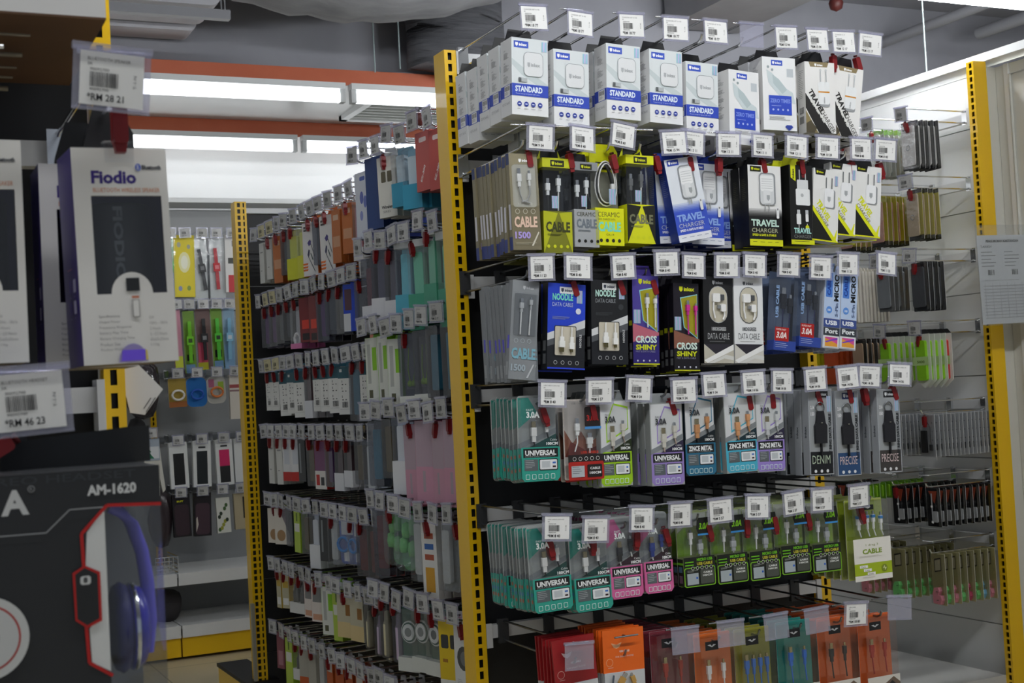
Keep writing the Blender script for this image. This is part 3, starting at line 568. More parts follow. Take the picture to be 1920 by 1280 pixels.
def port(w=44, h=174, d=16, t=4):
    p = Proto('cable_box'); carton(p, w, h, d, t, '#dfe3ec', '#9fb4d8', .45)
    a = art(w, h, d, t); a.r(0, 66, w, h, '#bcd0ee'); a.rr(4, 112, 22, h-8, 2, '#4f83d6'); a.t('CABLE', 17.5, 116, 44, 10, '#143d9a', 1, 90); a.t('MICRO', 39, 104, 60, 13, '#10151c', 1, 90); a.c(14, 84, 8, '#5b93e0'); a.t('100', 10, 81, 8, 5, '#eaf1fc', 1); a.t('5-Pin', 38, 70, 30, 8, '#5a6c92', 1, 90)
    a.r(0, 46, w, 65, '#3c4f8e'); a.t('USB', 5, 51, w-12, 10, '#eef1f8', 1); a.r(0, 28, w, 45, '#3b3f46'); a.t('Port', 5, 32, w-10, 11, '#eef1f2', 1); a.r(2, 2, w-2, 27, '#e9e9ea'); a.r(5, 4, w-5, 24, '#d8509a'); a.p([(5, 4), (w-5, 4), (w-5, 10), (5, 22)], '#e8a038'); a.p([(5, 14), (w-5, 24), (w-5, 20), (8, 12)], '#7a48c0'); p.part('printed_front', a); return p
def univ(c, dk='#123c3a', win='#a4a8a6', plc='#e8e8e6', t0='UNIVERSAL', w=84, h=168, d=16, t=-20, amp='3.0A', shell=True, cab='#222426', c3=None):
    p = Proto('cable_pack')
    if shell: blister(p, w, h, d, t, win)
    else:
        carton(p, w, h, d, 8, win, win, .4)
        t = 8
    a = art(w, h, d, t, y=None if not shell else d/2000-.0013)
    if shell: a.p([(2, h-4), (2, h*.62), (w*.52, h*.80), (w*.3, h-4)], c)
    else: a.p([(2, h-2), (w-2, h-2), (w-2, h*.62), (2, h*.42), (2, h-2)], '#d6d8da'); a.p([(w*.45, h-6), (w-6, h*.92), (w-6, h*.66), (w*.2, h*.5), (w*.2, h*.72)], c); a.p([(w*.46, h-10), (w-8, h*.90), (w-8, h*.67), (w*.23, h*.53), (w*.23, h*.715)], '#c9cccc')
    a.p([(0, h*.44), (w, h*.62), (w, h*.56), (0, h*.38)], '#82878a'); a.p([(w*.3, h*.4), (w, h*.55), (w, h*.4)], dk); p.part('printed_card', a)
    a = art(w, h, d, t); a.p([(0, 8), (0, h*.4), (w, h*.4), (w, 8), (w-6, 1), (6, 1)], c); a.r(4, h*.28, w-4, h*.385, '#17191a'); a.t(t0, 8, h*.303, w-16, h*.062, '#f1f3f3', 1); a.t('DOUBLE SUPER TRANSMISSION', 8, h*.287, w-20, 2, '#a9acac', 0)
    a.r(6, h*.13, w*.42, h*.26, '#5d6467'); a.lines(8, h*.25, w*.3, 5, '#b7bcbe', 3.4); a.rr(w*.45, h*.13, w-5, h*.262, 3, '#26292a'); a.rr(w*.47, h*.14, w-7, h*.252, 2, '#e9ecee'); a.r(w*.52, h*.16, w*.74, h*.235, '#c4cace'); a.r(w*.8, h*.205, w-10, h*.225, '#3f74c8'); a.r(w*.8, h*.16, w-10, h*.18, '#3a2222')
    for i in range(5): a.rr(8+i*(w-16)/5, 5, 8+i*(w-16)/5+9, 15, 1.5, '#dff2ee'); a.rr(9+i*(w-16)/5, 6, 7+i*(w-16)/5+9, 14, 1, c)
    a.t('100CM', w*.64, h*.42, w*.3, 6, '#f0f2f2', 1); a.t('Cable', w*.74, h*.47, w*.18, 4, '#e0e2e2', 0)
    a.t(amp, 12, h*.74, w*.34, h*.075, '#f0f6f5' if shell else '#3a3d40', 1); a.t('FAST', 12, h*.82, w*.18, 4, '#dfeeec' if shell else '#55585a', 0); p.part('printed_front', a)
    g = G(); P = a.P; y = 0 if shell else -d/2000-.003; plug(g, w*.38, h*.70, 40, 11, plc, '#b5a888', cab, P=P, y=y, to=[(w*.40, h*.41)]); plug(g, w*.72, h*.76, 32, 9, plc, '#b8bbbd', cab, P=P, y=y, small=True, to=[(w*.76, h*.5)]); p.part('usb_cable', g)
    if shell:
        a = art(w, h, d, t, 'L'); a.r(1, 6, d-2, h*.39, c); a.c(d/2, h*.3, 4, '#b06a52'); a.c(d/2, h*.14, 4, '#b06a52'); a.r(4, h*.2, d-4, h*.24, '#4a86b0'); p.part('printed_side', a)
    return p
def redc(w=80, h=160, d=18, t=-18):
    p = Proto('cable_pack'); blister(p, w, h, d, t, '#d8cfc6', r=4)
    a = art(w, h, d, t, y=d/2000-.0013); a.p([(2, 46), (w-2, 46), (w-2, 84), (w*.7, 70), (w*.5, 96), (w*.25, 72), (2, 100)], '#9a5a3c'); a.p([(2, 46), (w-2, 46), (w-2, 66), (w*.6, 58), (w*.2, 76)], '#6e2b1e'); p.part('printed_card', a)
    a = art(w, h, d, t); a.rr(w*.5, 104, w-3, 144, 4, '#241a1a'); a.t('3.0A', w*.56, 116, w*.34, 12, '#b32622', 1); a.r(w*.5, 100, w-3, 105, '#4a8fd0'); a.r(0, 34, w, 50, '#26201f'); a.t('USB CABLE', w*.36, 52, w*.5, 5, '#c03a2a', 1); a.rr(0, 0, w, 36, 4, '#b3261e')
    for i in range(5): a.ring(14+i*13, 42, 4, 3.2, '#e8e8e6', '#26201f')
    a.r(6, 6, w*.44, 28, '#b9bfc4'); a.lines(8, 26, w*.3, 4, '#59606a', 4); a.rr(w*.52, 5, w-5, 30, 2, '#221c1c'); a.t('CABLE', w*.6, 20, w*.28, 5, '#e9e9e9', 1); a.t('100CM', w*.58, 11, w*.32, 5, '#e9e9e9', 1); a.t('USB Cable', 10, 150, 26, 4, '#6f6f6f', 0); p.part('printed_front', a)
    g = G(); P = a.P; plug(g, w*.34, 122, 34, 10, '#f0f0ee', P=P, y=0, to=[(w*.34, 74), (w*.26, 56)]); plug(g, w*.68, 92, 30, 13, '#e6e6e4', P=P, y=0, to=[(w*.68, 52)]); p.part('usb_cable', g); return p
def keyring(title, c, base, w=64, h=186, d=22, t=12):
    p = Proto('cable_box'); carton(p, w, h, d, t, '#a9adb2', None)
    a = art(w, h, d, t); a.r(2, 2, w-2, h-2, '#8b8f92'); a.r(2, 2, w-2, 50, '#15171a' if base is None else base); a.p([(2, 50), (w-12, 50), (w-12, h-2), (2, h-2)], '#9da1a3'); a.logo(w*.3, h-19, 34, c, '#d6d9dc')
    a.r(w-15, h-50, w-4, h-16, HOLO); a.t('KEY RING DATA CABLE', w-4.5, 36, 96, 7, '#23262a', 1, 90); a.t('2.1A', 5, h-44, 10, 8, '#e9eaeb', 1); a.t('150', 5, h-58, 10, 8, '#e9eaeb', 1)
    a.t(title, 6, 24, w-16, 18, '#b7c7b0' if title == 'DENIM' else '#d8c4c4', 0)
    for i in range(3): a.c(14+i*16, 8, 3.6, '#e1e3e5')
    p.part('printed_front', a)
    g = G(); P = a.P; y = -d/2000-.004
    def q(u, v): k = P(u, v, 0); return (k[0], y, k[2])
    g.tube([q(28+11*math.sin(s), 146+11*math.cos(s)) for s in [2*PI*i/16 for i in range(17)]], .0016, DARKM, 6)
    g.prism([(q(u, v)[0], q(u, v)[2]) for u, v in ((20, 138), (36, 138), (40, 112), (44, 106), (43, 68), (13, 68), (12, 106), (16, 112))], y-.0035, y+.003, '#1d1d22'); g.box(q(27, 0)[0], q(30, 0)[0], y-.003, y+.002, q(0, 42)[2], q(0, 68)[2], '#17181b')
    g.lathe([(0, 0), (.003, 0), (.003, .001)], CHROME, (q(28, 0)[0], y-.0045, q(0, 112)[2]), 8); p.part('key_ring_cable', g)
    a = art(w, h, d, t, 'L'); a.t('inkax', 13, 80, 26, 7, '#55595d', 1, 90); p.part('printed_side', a); return p
def grn(w=76, h=152, d=24, t=-16):
    p = Proto('cable_pack'); blister(p, w, h, d, t, '#8f9c62', r=4)
    a = art(w, h, d, t, y=d/2000-.0013); a.p([(2, h*.4), (w*.45, h*.4), (w*.3, h*.8), (2, h*.7)], '#86b02c'); a.p([(w*.6, h*.4), (w-2, h*.4), (w-2, h*.75)], '#9cbc4e'); a.p([(2, h*.72), (w*.3, h*.82), (w-2, h*.78), (w-2, h-3), (2, h-3)], '#b6bab0'); p.part('printed_card', a)
    a = art(w, h, d, t); a.p([(w*.46, h*.78), (w*.52, h*.7), (w-5, h*.7), (w-2, h*.78), (w-5, h*.92), (w*.5, h*.92)], '#171a14'); a.t('3.0A', w*.54, h*.76, w*.32, h*.09, '#7fc41e', 1, 0, .2); a.r(w*.5, h*.68, w-4, h*.705, '#3c8fd2')
    a.r(0, 22, w, h*.4, '#191d15'); a.rr(0, 0, w, 40, 5, '#79b822'); a.rr(2, 2, w-2, 38, 4, '#20251c'); a.t('MICRO USB', w*.42, h*.34, w*.5, 6, '#6fc01e', 1); a.t('USB CABLE', w*.42, h*.285, w*.5, 6, '#c8bf3a', 1)
    for i in range(5): a.ring(w*.28+i*11, 38, 3.6, 2.8, '#dfe1dc', '#191d15')
    a.r(6, 5, w*.44, 28, '#a9b3b8'); a.lines(7, 34, w*.34, 2, '#9fa39b'); a.r(w*.36, 16, w*.42, 20, '#2f66c8'); a.rr(w*.5, 5, w-5, 34, 3, '#4b4f47'); a.t('CABLE', w*.6, 26, w*.28, 4, '#dfe1dc', 1); a.t('100CM', w*.58, 20, w*.3, 4, '#dfe1dc', 1); a.r(2, h*.33, w*.3, h*.345, '#6fc01e'); a.r(2, h*.29, w*.3, h*.305, '#6fc01e'); p.part('printed_front', a)
    g = G(); P = a.P; plug(g, w*.36, h*.76, 30, 9, '#f0f0ee', '#8b8d8f', P=P, y=0, small=True, to=[(w*.35, h*.42)], cable='#f0f0ee'); plug(g, w*.66, h*.62, 30, 12, '#b8bbbc', P=P, y=0, to=[(w*.66, h*.40)], cable='#f0f0ee'); p.part('usb_cable', g)
    a = art(w, h, d, t, 'L'); a.r(1, 2, d-2, h*.38, '#22261c'); a.r(1, h*.30, d-2, h*.33, '#6fc01e'); a.r(6, 8, d-6, 24, '#71566a'); a.r(6, 30, d-6, 42, '#4b6f8a'); p.part('printed_side', a); return p
def drag(w=104, h=176, d=24, t=-10):
    p = Proto('cable_pack'); blister(p, w, h, d, t, '#a9b45a', r=3)
    a = art(w, h, d, t, y=d/2000-.0013); a.r(2, 88, w-20, h-3, '#9aab2c'); p.part('printed_card', a)
    a = art(w, h, d, t); a.r(28, h-22, 62, h-11, '#17191a'); a.p([(38, h-16), (46, h-19), (54, h-16), (46, h-15)], '#caccc8'); a.r(0, 0, w, 92, '#ece9e0'); a.r(0, 12, w, 38, '#a3b81e'); a.t('1 drag 3', 34, 74, 34, 6, '#8f9a52', 0); a.t('CABLE', 24, 58, 54, 11, '#7f9a22', 1); a.lines(14, 54, 78, 2, '#c8c5b4')
    for i, s in enumerate(('Data', 'Line', 'Data')): a.r(14+i*10, 28-i*8, 36+i*10, 34-i*8, '#f4f3ee'); a.t(s, 18+i*10, 29-i*8, 12, 4, '#6a6a62', 0)
    a.c(82, 24, 8, '#7d8c28'); a.p([(82, 30), (77, 23), (82, 24), (83, 18), (88, 25), (83, 25)], '#cfd6a0'); a.lines(20, 8, 60, 1, '#b5b2a2'); p.part('printed_front', a)
    g = G(); P = a.P
    for i, u in enumerate((28, 52, 69, 90)):
        plug(g, u, 150-(i == 3)*4, 40, 10 if i == 0 else 7, '#f3f3f1', '#c3c5c6', P=P, y=0, small=i > 0, to=[(u+5, 94)], cable='#f3f3f1'); k = P(u, 138-(i == 3)*4, 0); g.box(k[0]-.0055+(.0015 if i else 0), k[0]+.0055-(.0015 if i else 0), -.0036, .0036, k[2]-.003, k[2]+.003, '#2f86d0')
    p.part('usb_cable', g); return p
def headerbag(c, txt, cab, w=94, h=230, d=10, t=0, hh=74):
    p = Proto('cable_bag'); x = w/2
    g = G(); g.box(-x/1000, x/1000, -.002, .002, -(t+hh)/1000, -t/1000+.014, c); p.part('card_header', g)
    g = G(); g.box(-x/1000+.001, x/1000-.001, -.004, .004, -(t+h)/1000, -(t+hh)/1000, '#cdd0d2'); p.part('plastic_bag', g)
    a = art(w, h, 4, t); v = h-hh; a.p([(w*.2, h-12), (w*.33, h-16), (w*.46, h-12), (w*.4, h-21), (w*.33, h-24), (w*.26, h-21)], '#e9d4cc' if c == '#9c1c20' else '#f0b48a'); a.t(txt, w*.4, v+38, w*.24, 4, '#f0dcd4', 1); a.t('FOR SMART PHONE', w*.3, v+28, w*.44, 3.4, '#e8cfc6', 0); a.ring(14, v+20, 8, 7, '#d8a8a0' if c == '#9c1c20' else '#f4b890', c); a.lines(10, v+10, 14, 1, '#e8c4bc'); p.part('printed_header', a)
    g = G(); P = a.P
    def q(u, vv): k = P(u, vv, 0); return (k[0], -.009, k[2])
    g.tube([q(w*.2, v-4), q(w*.15, v-30), q(w*.3, v-60), q(w*.5, v-80)], .0022, cab); plug(g, w*.5, v-2, 34, 12, '#c79a4e' if c != '#9c1c20' else '#b02a20', P=P, y=-.009, ang=-35, to=[(w*.2, v-60)], cable=cab); plug(g, w*.62, v-4, 30, 9, '#c79a4e' if c != '#9c1c20' else '#d6d6d6', P=P, y=-.009, small=True, ang=20, to=[(w*.8, v-60)], cable=cab); p.part('usb_cable', g); return p
def panelpack(c, base, plc, n=2, title='CABLE', tc='#e07a20', w=90, h=210, d=26, t=-4):
    p = Proto('cable_pack'); blister(p, w, h, d, t, c, r=3)
    a = art(w, h, d, t); a.r(w*.14, h-30, w*.5, h-12, '#15161a'); a.p([(w*.2, h-19), (w*.32, h-24), (w*.44, h-19), (w*.36, h-18), (w*.32, h-22), (w*.28, h-18)], '#b9babc')
    if base: a.r(0, 0, w, 78, '#d9d5cc'); a.p([(0, 0), (w, 0), (w, 60), (w*.8, 74), (w*.3, 50), (0, 30)], '#6d5c4e'); a.p([(w*.2, 30), (w*.75, 66), (w*.95, 50), (w*.8, 20), (w*.3, 0)], '#262628'); a.t(title, w*.32, 34, w*.5, 13, tc, 1, 0, .2); a.c(w*.14, 52, 9, '#d8b49a')
    p.part('printed_front', a)
    g = G(); P = a.P; us = [w*(.3+.4*i) for i in range(2)] if n == 2 else [w*(.24+.19*i) for i in range(n)]
    for i, u in enumerate(us): plug(g, u, h-52-(2 if i else 0), 40, 10 if i == 0 else 8, plc, '#c9b98e', P=P, y=0, small=i > 0, to=[(u+3, 82 if base else 30)], cable=plc)
    p.part('usb_cable', g); return p
PK.update(standard=std(), quick=quick(), gold=gold(), slim=slim(), ylw=clearbox('#7d7f1c', '#b9bd1a', 'CABLE', '#3c3e18', top='#c3c71c'), cergray=clearbox('#a8abad', None, 'CABLE', '#6f7880', 'CERAMIC', w=56, h=172, top='#8e9194'),
    ceryel=ceramic(), ylwblk=clearbox('#dde016', '#1b1c10', 'CABLE', '#77785a', w=66, h=182, top='#dde016', plugc='#6d6f70'),
    bluetc=travel('#223c9c', '#e6ebf2', '#3a55c6', '#93b4f0', w=82), blktc=travel('#121212', '#e9e9e7', '#161616', '#c9e6d8', foot='#dde016', head='#1a1a12', w=86), tallblk=tallblk(), whtyel=whtyel(),
    graycable=graycable(), noodleb=noodle('#2443c8', True), noodlek=noodle('#1b1c1f', False), cross=cross('#e6e6e2'), cross2=cross('#d0309a'), deg=deg('#1b1b1c', '#b9bbbc', '#c4bfae'), degw=deg('#e9ebec', '#55595c', '#d5d2c8'), usb3=usb3(), port=port(),
    teal=univ('#2fa08e', '#124a44'), redc=redc(), green=univ('#9ccb1c', '#1e2a0c', plc='#c9c6bc', w=72, h=172, shell=False, cab='#9a8a80'), purp=univ('#9a84c8', '#2a2440', plc='#cbc8be', w=78, h=168, shell=False, cab='#b8a49a', d=20), univteal=univ('#3fb0b4', '#123c3a', plc='#cbc8be', w=78, h=160, shell=False, d=20, cab='#9a8a80'),
    zcy=univ('#4ab4d0', '#16303a', plc='#d49a6a', w=80, h=168, shell=False, cab='#c08a5c', t0='ZINCE METAL'), zpur=univ('#9a84d0', '#2a2440', plc='#c9ccce', w=72, h=168, shell=False, cab='#b9bcbe', t0='ZINCE METAL'), zdk=univ('#2a6e8e', '#0c1a20', win='#15232c', plc='#c08a5c', w=74, h=168, shell=False, d=22, t0='ZINCE METAL'),
    denim=keyring('DENIM', '#1b1b1e', None), precise=keyring('PRECISE', '#1c2c58', '#2a4a74'), precise2=keyring('PRECISE', '#1b1b1e', '#3e3a38'),
    pink=univ('#d8659e', '#3a1a2a', plc='#26272a', w=74, h=162, cab='#e8e8e6'), pink2=univ('#d8659e', '#3a1a2a', plc='#2a3f8e', w=68, h=162, cab='#e8e8e6'), grn=grn(), drag=drag(),
    red=headerbag('#9c1c20', 'USB CABLE', '#a9aaac'), orange=headerbag('#ee6a1c', 'USB CABLE', '#5f6a78', hh=70), dred=panelpack('#7c2a38', False, '#b03a30'), opk=panelpack('#e2702a', False, '#e8e6e4'), lime=panelpack('#96942a', False, '#3a6fc0', n=4), tealp=panelpack('#1e8a7e', True, '#2a6fd0', tc='#2a7a70'), opk2=panelpack('#e0662a', True, '#26282c'), opk3=panelpack('#e0662a', True, '#a82a26'))
DIM = dict(standard=(154, 50, 18), quick=(160, 52, 16), gold=(158, 34, 18), slim=(190, 14, 10), ylw=(190, 34, 10), cergray=(172, 34, 10), ceryel=(206, 24, -8), ylwblk=(182, 34, 10), bluetc=(174, 30, 10), blktc=(174, 30, 10), tallblk=(174, 32, 14), whtyel=(160, 30, 16),
    graycable=(200, 15, 2), noodleb=(170, 24, 14), noodlek=(170, 24, 14), cross=(182, 18, 10), cross2=(182, 18, 10), deg=(182, 20, 12), degw=(182, 20, 12), usb3=(154, 26, 6), port=(174, 16, 4), teal=(168, 16, -20), redc=(160, 18, -18), green=(172, 16, 8), purp=(168, 20, 8), univteal=(160, 20, 8), zcy=(168, 16, 8), zpur=(168, 16, 8), zdk=(168, 22, 8),
    denim=(186, 22, 12), precise=(186, 22, 12), precise2=(186, 22, 12), pink=(162, 16, -20), pink2=(162, 16, -20), grn=(152, 24, -16), drag=(176, 24, -10), red=(230, 10, 0), orange=(230, 10, 0), dred=(210, 26, -4), opk=(210, 26, -4), lime=(210, 26, -4), tealp=(210, 26, -4), opk2=(210, 26, -4), opk3=(210, 26, -4))
DESC = dict(standard='white and blue STANDARD charger box', quick='white charger box with a blue square print', gold='white and gold TRAVEL CHARGER box', slim='slim olive CABLE 1500 box', ylw='dark yellow clear-fronted CABLE box', cergray='grey clear-fronted cable box', ceryel='bright yellow CERAMIC CABLE pack', ylwblk='yellow and black clear-fronted CABLE box',
    bluetc='blue and white TRAVEL CHARGER box', blktc='black and white TRAVEL CHARGER box', tallblk='narrow black TRAVEL CHARGER box with yellow foot', whtyel='white-black-yellow TRAVEL CHARGER box', graycable='long grey CABLE 1500 box', noodleb='blue NOODLE DATA CABLE box', noodlek='black NOODLE DATA CABLE box', cross='purple CROSS SHINY cable box', cross2='black CROSS SHINY cable box with pink plugs',
    deg='black 180DEGREES DATA CABLE box', degw='white 180DEGREES DATA CABLE box', usb3='clear 3.0A USB cable pack with dark cable', port='light blue MICRO USB Port cable box', teal='teal UNIVERSAL cable blister pack', redc='flame-printed red USB cable blister', green='lime green UNIVERSAL cable box', purp='silver and purple UNIVERSAL cable box', univteal='silver and teal UNIVERSAL cable box',
    zcy='sky blue ZINCE METAL cable box', zpur='purple ZINCE METAL cable box', zdk='dark blue ZINCE METAL cable box', denim='silver DENIM key ring cable box', precise='silver-navy PRECISE key ring cable box', precise2='silver PRECISE key ring cable box', pink='pink UNIVERSAL cable blister with black plugs', pink2='pink UNIVERSAL cable blister with navy plugs', grn='green and black MICRO USB CABLE blister', drag='wide lime and cream three-way CABLE pack',
    red='red-headed USB cable bag', orange='orange-headed USB cable bag', dred='dark red cable pack with two red plugs', opk='orange cable pack with two white plugs', lime='olive cable pack with four blue plugs', tealp='teal cable pack with blue plugs', opk2='orange CABLE pack with dark plugs', opk3='orange CABLE pack with red plugs')
ROWN = ['top row', 'second row', 'third row', 'fourth row', 'fifth row', 'sixth row']
# hooks: (x, kind of pack, z of pack top, packs behind, tilt deg, swing deg, tag text, price, lock, dy forward, x of the pack)
U, S = 'USB CABLE LG02-HQ', 'CHARGER SET 01-05-'
FRONT = [
 [(1.208, 'standard', .692, 4, 2.7, 0, S, '18.77', 0), (1.300, 'standard', .674, 3, 2.7, 0, S, '18.77', 0), (1.422, 'standard', .693, 3, 2.7, 0, S, '18.77', 0), (1.524, 'standard', .688, 3, 2.7, 0, S, '18.77', 0), (1.612, 'standard', .667, 2, 2.7, 0, S, '18.77', 0),
  (1.716, 'quick', .655, 2, 2.7, 4, None, '', 0), (1.815, 'quick', .690, 3, 2.0, -6, S, '15.94', 0), (1.88, None, 0, 0, 0, 0, S, '15.94', 0), (1.925, 'gold', .686, 3, 2, -8, 'CHARGER 01-17', '12.17', 1), (2.010, 'gold', .679, 3, 9, -8, 'CHARGER 01-17', '12.17', 1)],
 [(1.178, 'slim', .462, 9, 0, 0, U, '9.34', 1), (1.253, 'ylw', .455, 4, 2.0, 0, U, '8.40', 1), (1.318, 'cergray', .449, 3, 2.0, 0, None, None, 0), (1.372, 'ceryel', .486, 3, 2.0, 0, U, '8.40', 1), (1.446, 'ylwblk', .466, 4, 2.0, 0, U, '15.94', 1),
  (1.542, 'bluetc', .463, 4, -9, 0, S, '13.11', 1), (1.636, 'bluetc', .460, 5, 2.5, 0, S, '13.11', 1), (1.756, 'blktc', .452, 5, 2.0, 0, S, '13.11', 1), (1.853, 'tallblk', .455, 4, 2.0, 0, S, '13.11', 1), (1.925, 'whtyel', .447, 3, 6, 0, S, '10.28', 0), (1.975, 'whtyel', .461, 3, 6, -6, S, '8.40', 1), (2.045, 'whtyel', .457, 4, 6, -6, S, '8.40', 1)],
 [(1.172, 'graycable', .217, 8, 6.5, 0, U, '11.23', 0), (1.262, 'noodleb', .204, 5, 4.5, 0, U, '8.40', 1), (1.358, 'noodlek', .210, 5, 2.7, 0, U, '8.40', 1), (1.443, 'cross', .218, 5, 2.7, 0, U, '8.40', 1), (1.540, 'cross2', .201, 8, 2.7, 0, U, '8.40', 0),
  (1.620, 'deg', .214, 6, 2.7, 0, U, '8.40', 0), (1.697, 'degw', .211, 7, 2.7, 0, U, '8.40', 0), (1.800, 'usb3', .205, 4, 7, 0, U, '8.40', 0), (1.868, 'usb3', .211, 5, 7, 0, U, '8.40', 0), (1.926, 'port', .226, 6, 7, 0, 'MICRO CABLE', '11.23', 0), (1.972, 'port', .222, 6, 7, 0, 'MICRO CABLE', '11.23', 0)],
 [(1.185, 'teal', -.014, 6, 1.7, 0, U, '8.40', 1), (1.284, 'redc', -.026, 5, 1.2, 0, U, '5.57', 1), (1.354, 'green', -.032, 6, 1.2, 0, U, '9.34', 0), (1.474, 'purp', -.044, 4, 1.2, 0, U, '9.34', 1), (1.555, 'zdk', -.030, 5, 1.2, 0, U, '9.34', 0),
  (1.655, 'zcy', -.031, 6, 0, 0, U, '14.06', 1), (1.732, 'zpur', -.035, 6, 1.2, 0, U, '14.06', 1), (1.868, 'denim', -.034, 6, 2, 0, 'INKAX USB CABLE CK', '14.06', 1), (1.940, 'precise', -.041, 6, 1.2, 0, 'INKAX USB CABLE CK', '14.06', 1), (2.000, None, 0, 0, 0, 0, 'INKAX USB CABLE CK', '14.06', 1), (2.056, 'precise2', -.043, 7, 1.2, 0, 'INKAX USB CABLE CK', '14.06', 1)],
 [(1.190, 'teal', -.268, 10, -1.5, 0, U, '8.40', 1), (1.281, 'teal', -.277, 9, -1, 0, U, '8.40', 1), (1.360, 'pink', -.267, 10, 0, 0, U, '8.40', 1), (1.435, 'pink2', -.265, 10, 0, 0, U, '8.40', 1), (1.533, 'grn', -.272, 8, 0, 0, 'USB CABLE KS-100A', '5.57', 1),
  (1.615, 'grn', -.274, 8, 0, 0, 'USB CABLE KS-100A', '5.57', 1), (1.697, 'grn', -.276, 8, 0, 0, 'USB CABLE KS-100A', '5.57', 1), (1.778, 'grn', -.272, 8, 0, 0, 'USB CABLE KS-100A', '5.57', 1), (1.860, 'grn', -.277, 8, 0, 0, 'USB CABLE KS-100A', '5.57', 0), (1.985, 'drag', -.284, 5, 0, 0, 'USB CABLE KS-100A', '5.57', 1)],
 [(1.232, 'red', -.505, 5, -3, 0, None, '', 0), (1.345, 'orange', -.502, 7, 1, 0, None, None, 0), (1.464, 'dred', -.508, 5, 0, 0, None, '', 0), (1.568, 'opk', -.527, 6, 0, 0, None, '', 0), (1.668, 'lime', -.529, 6, 0, 0, None, '', 0),
  (1.776, 'tealp', -.527, 6, 0, 0, None, '', 0), (1.884, 'opk2', -.533, 6, 0, 0, 'USB CABLE', '18.80', 0), (1.995, 'opk3', -.539, 6, 0, 0, None, '', 0)],
]
TAGX = [[1.211, 1.316, 1.435, 1.542, 1.641, 1.734, 1.824, 1.907, 1.98, 2.059], [1.214, 1.307, None, 1.404, 1.52, 1.57, 1.658, 1.745, 1.836, 1.92, 2.012, 2.083], [1.199, 1.281, 1.383, 1.487, 1.553, 1.636, 1.707, 1.796, 1.881, 1.956, 2.064],
        [1.209, 1.315, 1.407, 1.511, 1.584, 1.683, 1.759, 1.846, 1.933, 1.997, 2.082], [1.203, 1.289, 1.395, 1.486, 1.582, 1.677, 1.768, 1.845, 1.90, 1.945], [1.236, None, 1.479, 1.59, 1.704, 1.81, 1.919, 2.039]]
TAGDZ = {(1, 3): .01, (0, 1): -.005, (4, 1): -.012, (1, 4): -.001, (2, 3): .007, (2, 8): -.007, (3, 3): -.008}
for r, row in enumerate(FRONT):
    z = ROWZ[r]; seen = {}
    for i, (x, kind, zt, nb, tilt, sw, tn, price, lock) in enumerate(row):
        pos = "%s hook, centre display's %s" % (ORD[i], ROWN[r]); tx = TAGX[r][i] or x; hx = (tx+x)/2 if kind else tx
        spawn(HK['c' if r < 2 else 'd'], (hx, YP, z), (0, 0, -(tx-hx)/.35), '%s double wire display hook, %s' % ('chrome' if r < 2 else 'shade-toned chrome', pos), 'display hook')
        zz = z+.0225+TAGDZ.get((r, i), 0)
        if price is not None and not (tn is None and price is None):
            if not (r == 4 and i == 8):
                lb = ('empty clear price holder on the '+pos) if tn is None else 'white price tag reading RM %s on the %s' % (price, pos)
                spawn(TP(tn, price, full=(r == 0)), (tx, YP-.350, zz), (rnd.uniform(-.03, .08), math.radians(rnd.uniform(-3, 5) if r != 1 or i != 3 else 8), rnd.uniform(-.15, .1)), lb, 'price tag')
        if lock: spawn(LK, (hx+.008*((i % 3)-1)+.004, YP-.330, z-.034), (0, math.radians(rnd.uniform(-18, 4)), 0), 'red plastic stop lock on the tip of the '+pos, 'hook lock')
        if not kind: continue
        h, d, t = DIM[kind]; p = PK[kind]; zr = zt+t/1000; y = YP-.335+d/2000+(.04 if (r, i) == (1, 6) else 0)
        spawn(p, (x, y, zr), (0, math.radians(tilt), math.radians(sw)), '%s on %s' % (DESC[kind], pos), 'packaged phone charger' if 'charger' in p.name else 'packaged cable', None)
        dy = (d+2.2)/1000*(1.12 if r != 4 else 1.0); y0 = y
        for k in range(nb):
            y0 += dy
            if y0 > YP-.02-d/2000: break
            kd = kind
            if kind == 'slim' : kd = 'slim'
            spawn(PK[kd], (x+rnd.uniform(-.002, .002)+(.05 if (r, i) == (1, 6) else 0), y0, zr+rnd.uniform(-.004, .001)+(-.012 if r == 0 and k > 1 else 0)), (0, math.radians((tilt*.5 if abs(tilt) < 5 else 0)+rnd.uniform(-1.5, 1.5)), 0), '%s behind front one, %s' % (DESC[kind].split(' with ')[0], pos), 'packaged phone charger' if 'charger' in p.name else 'packaged cable', 'packs queued on the '+pos)
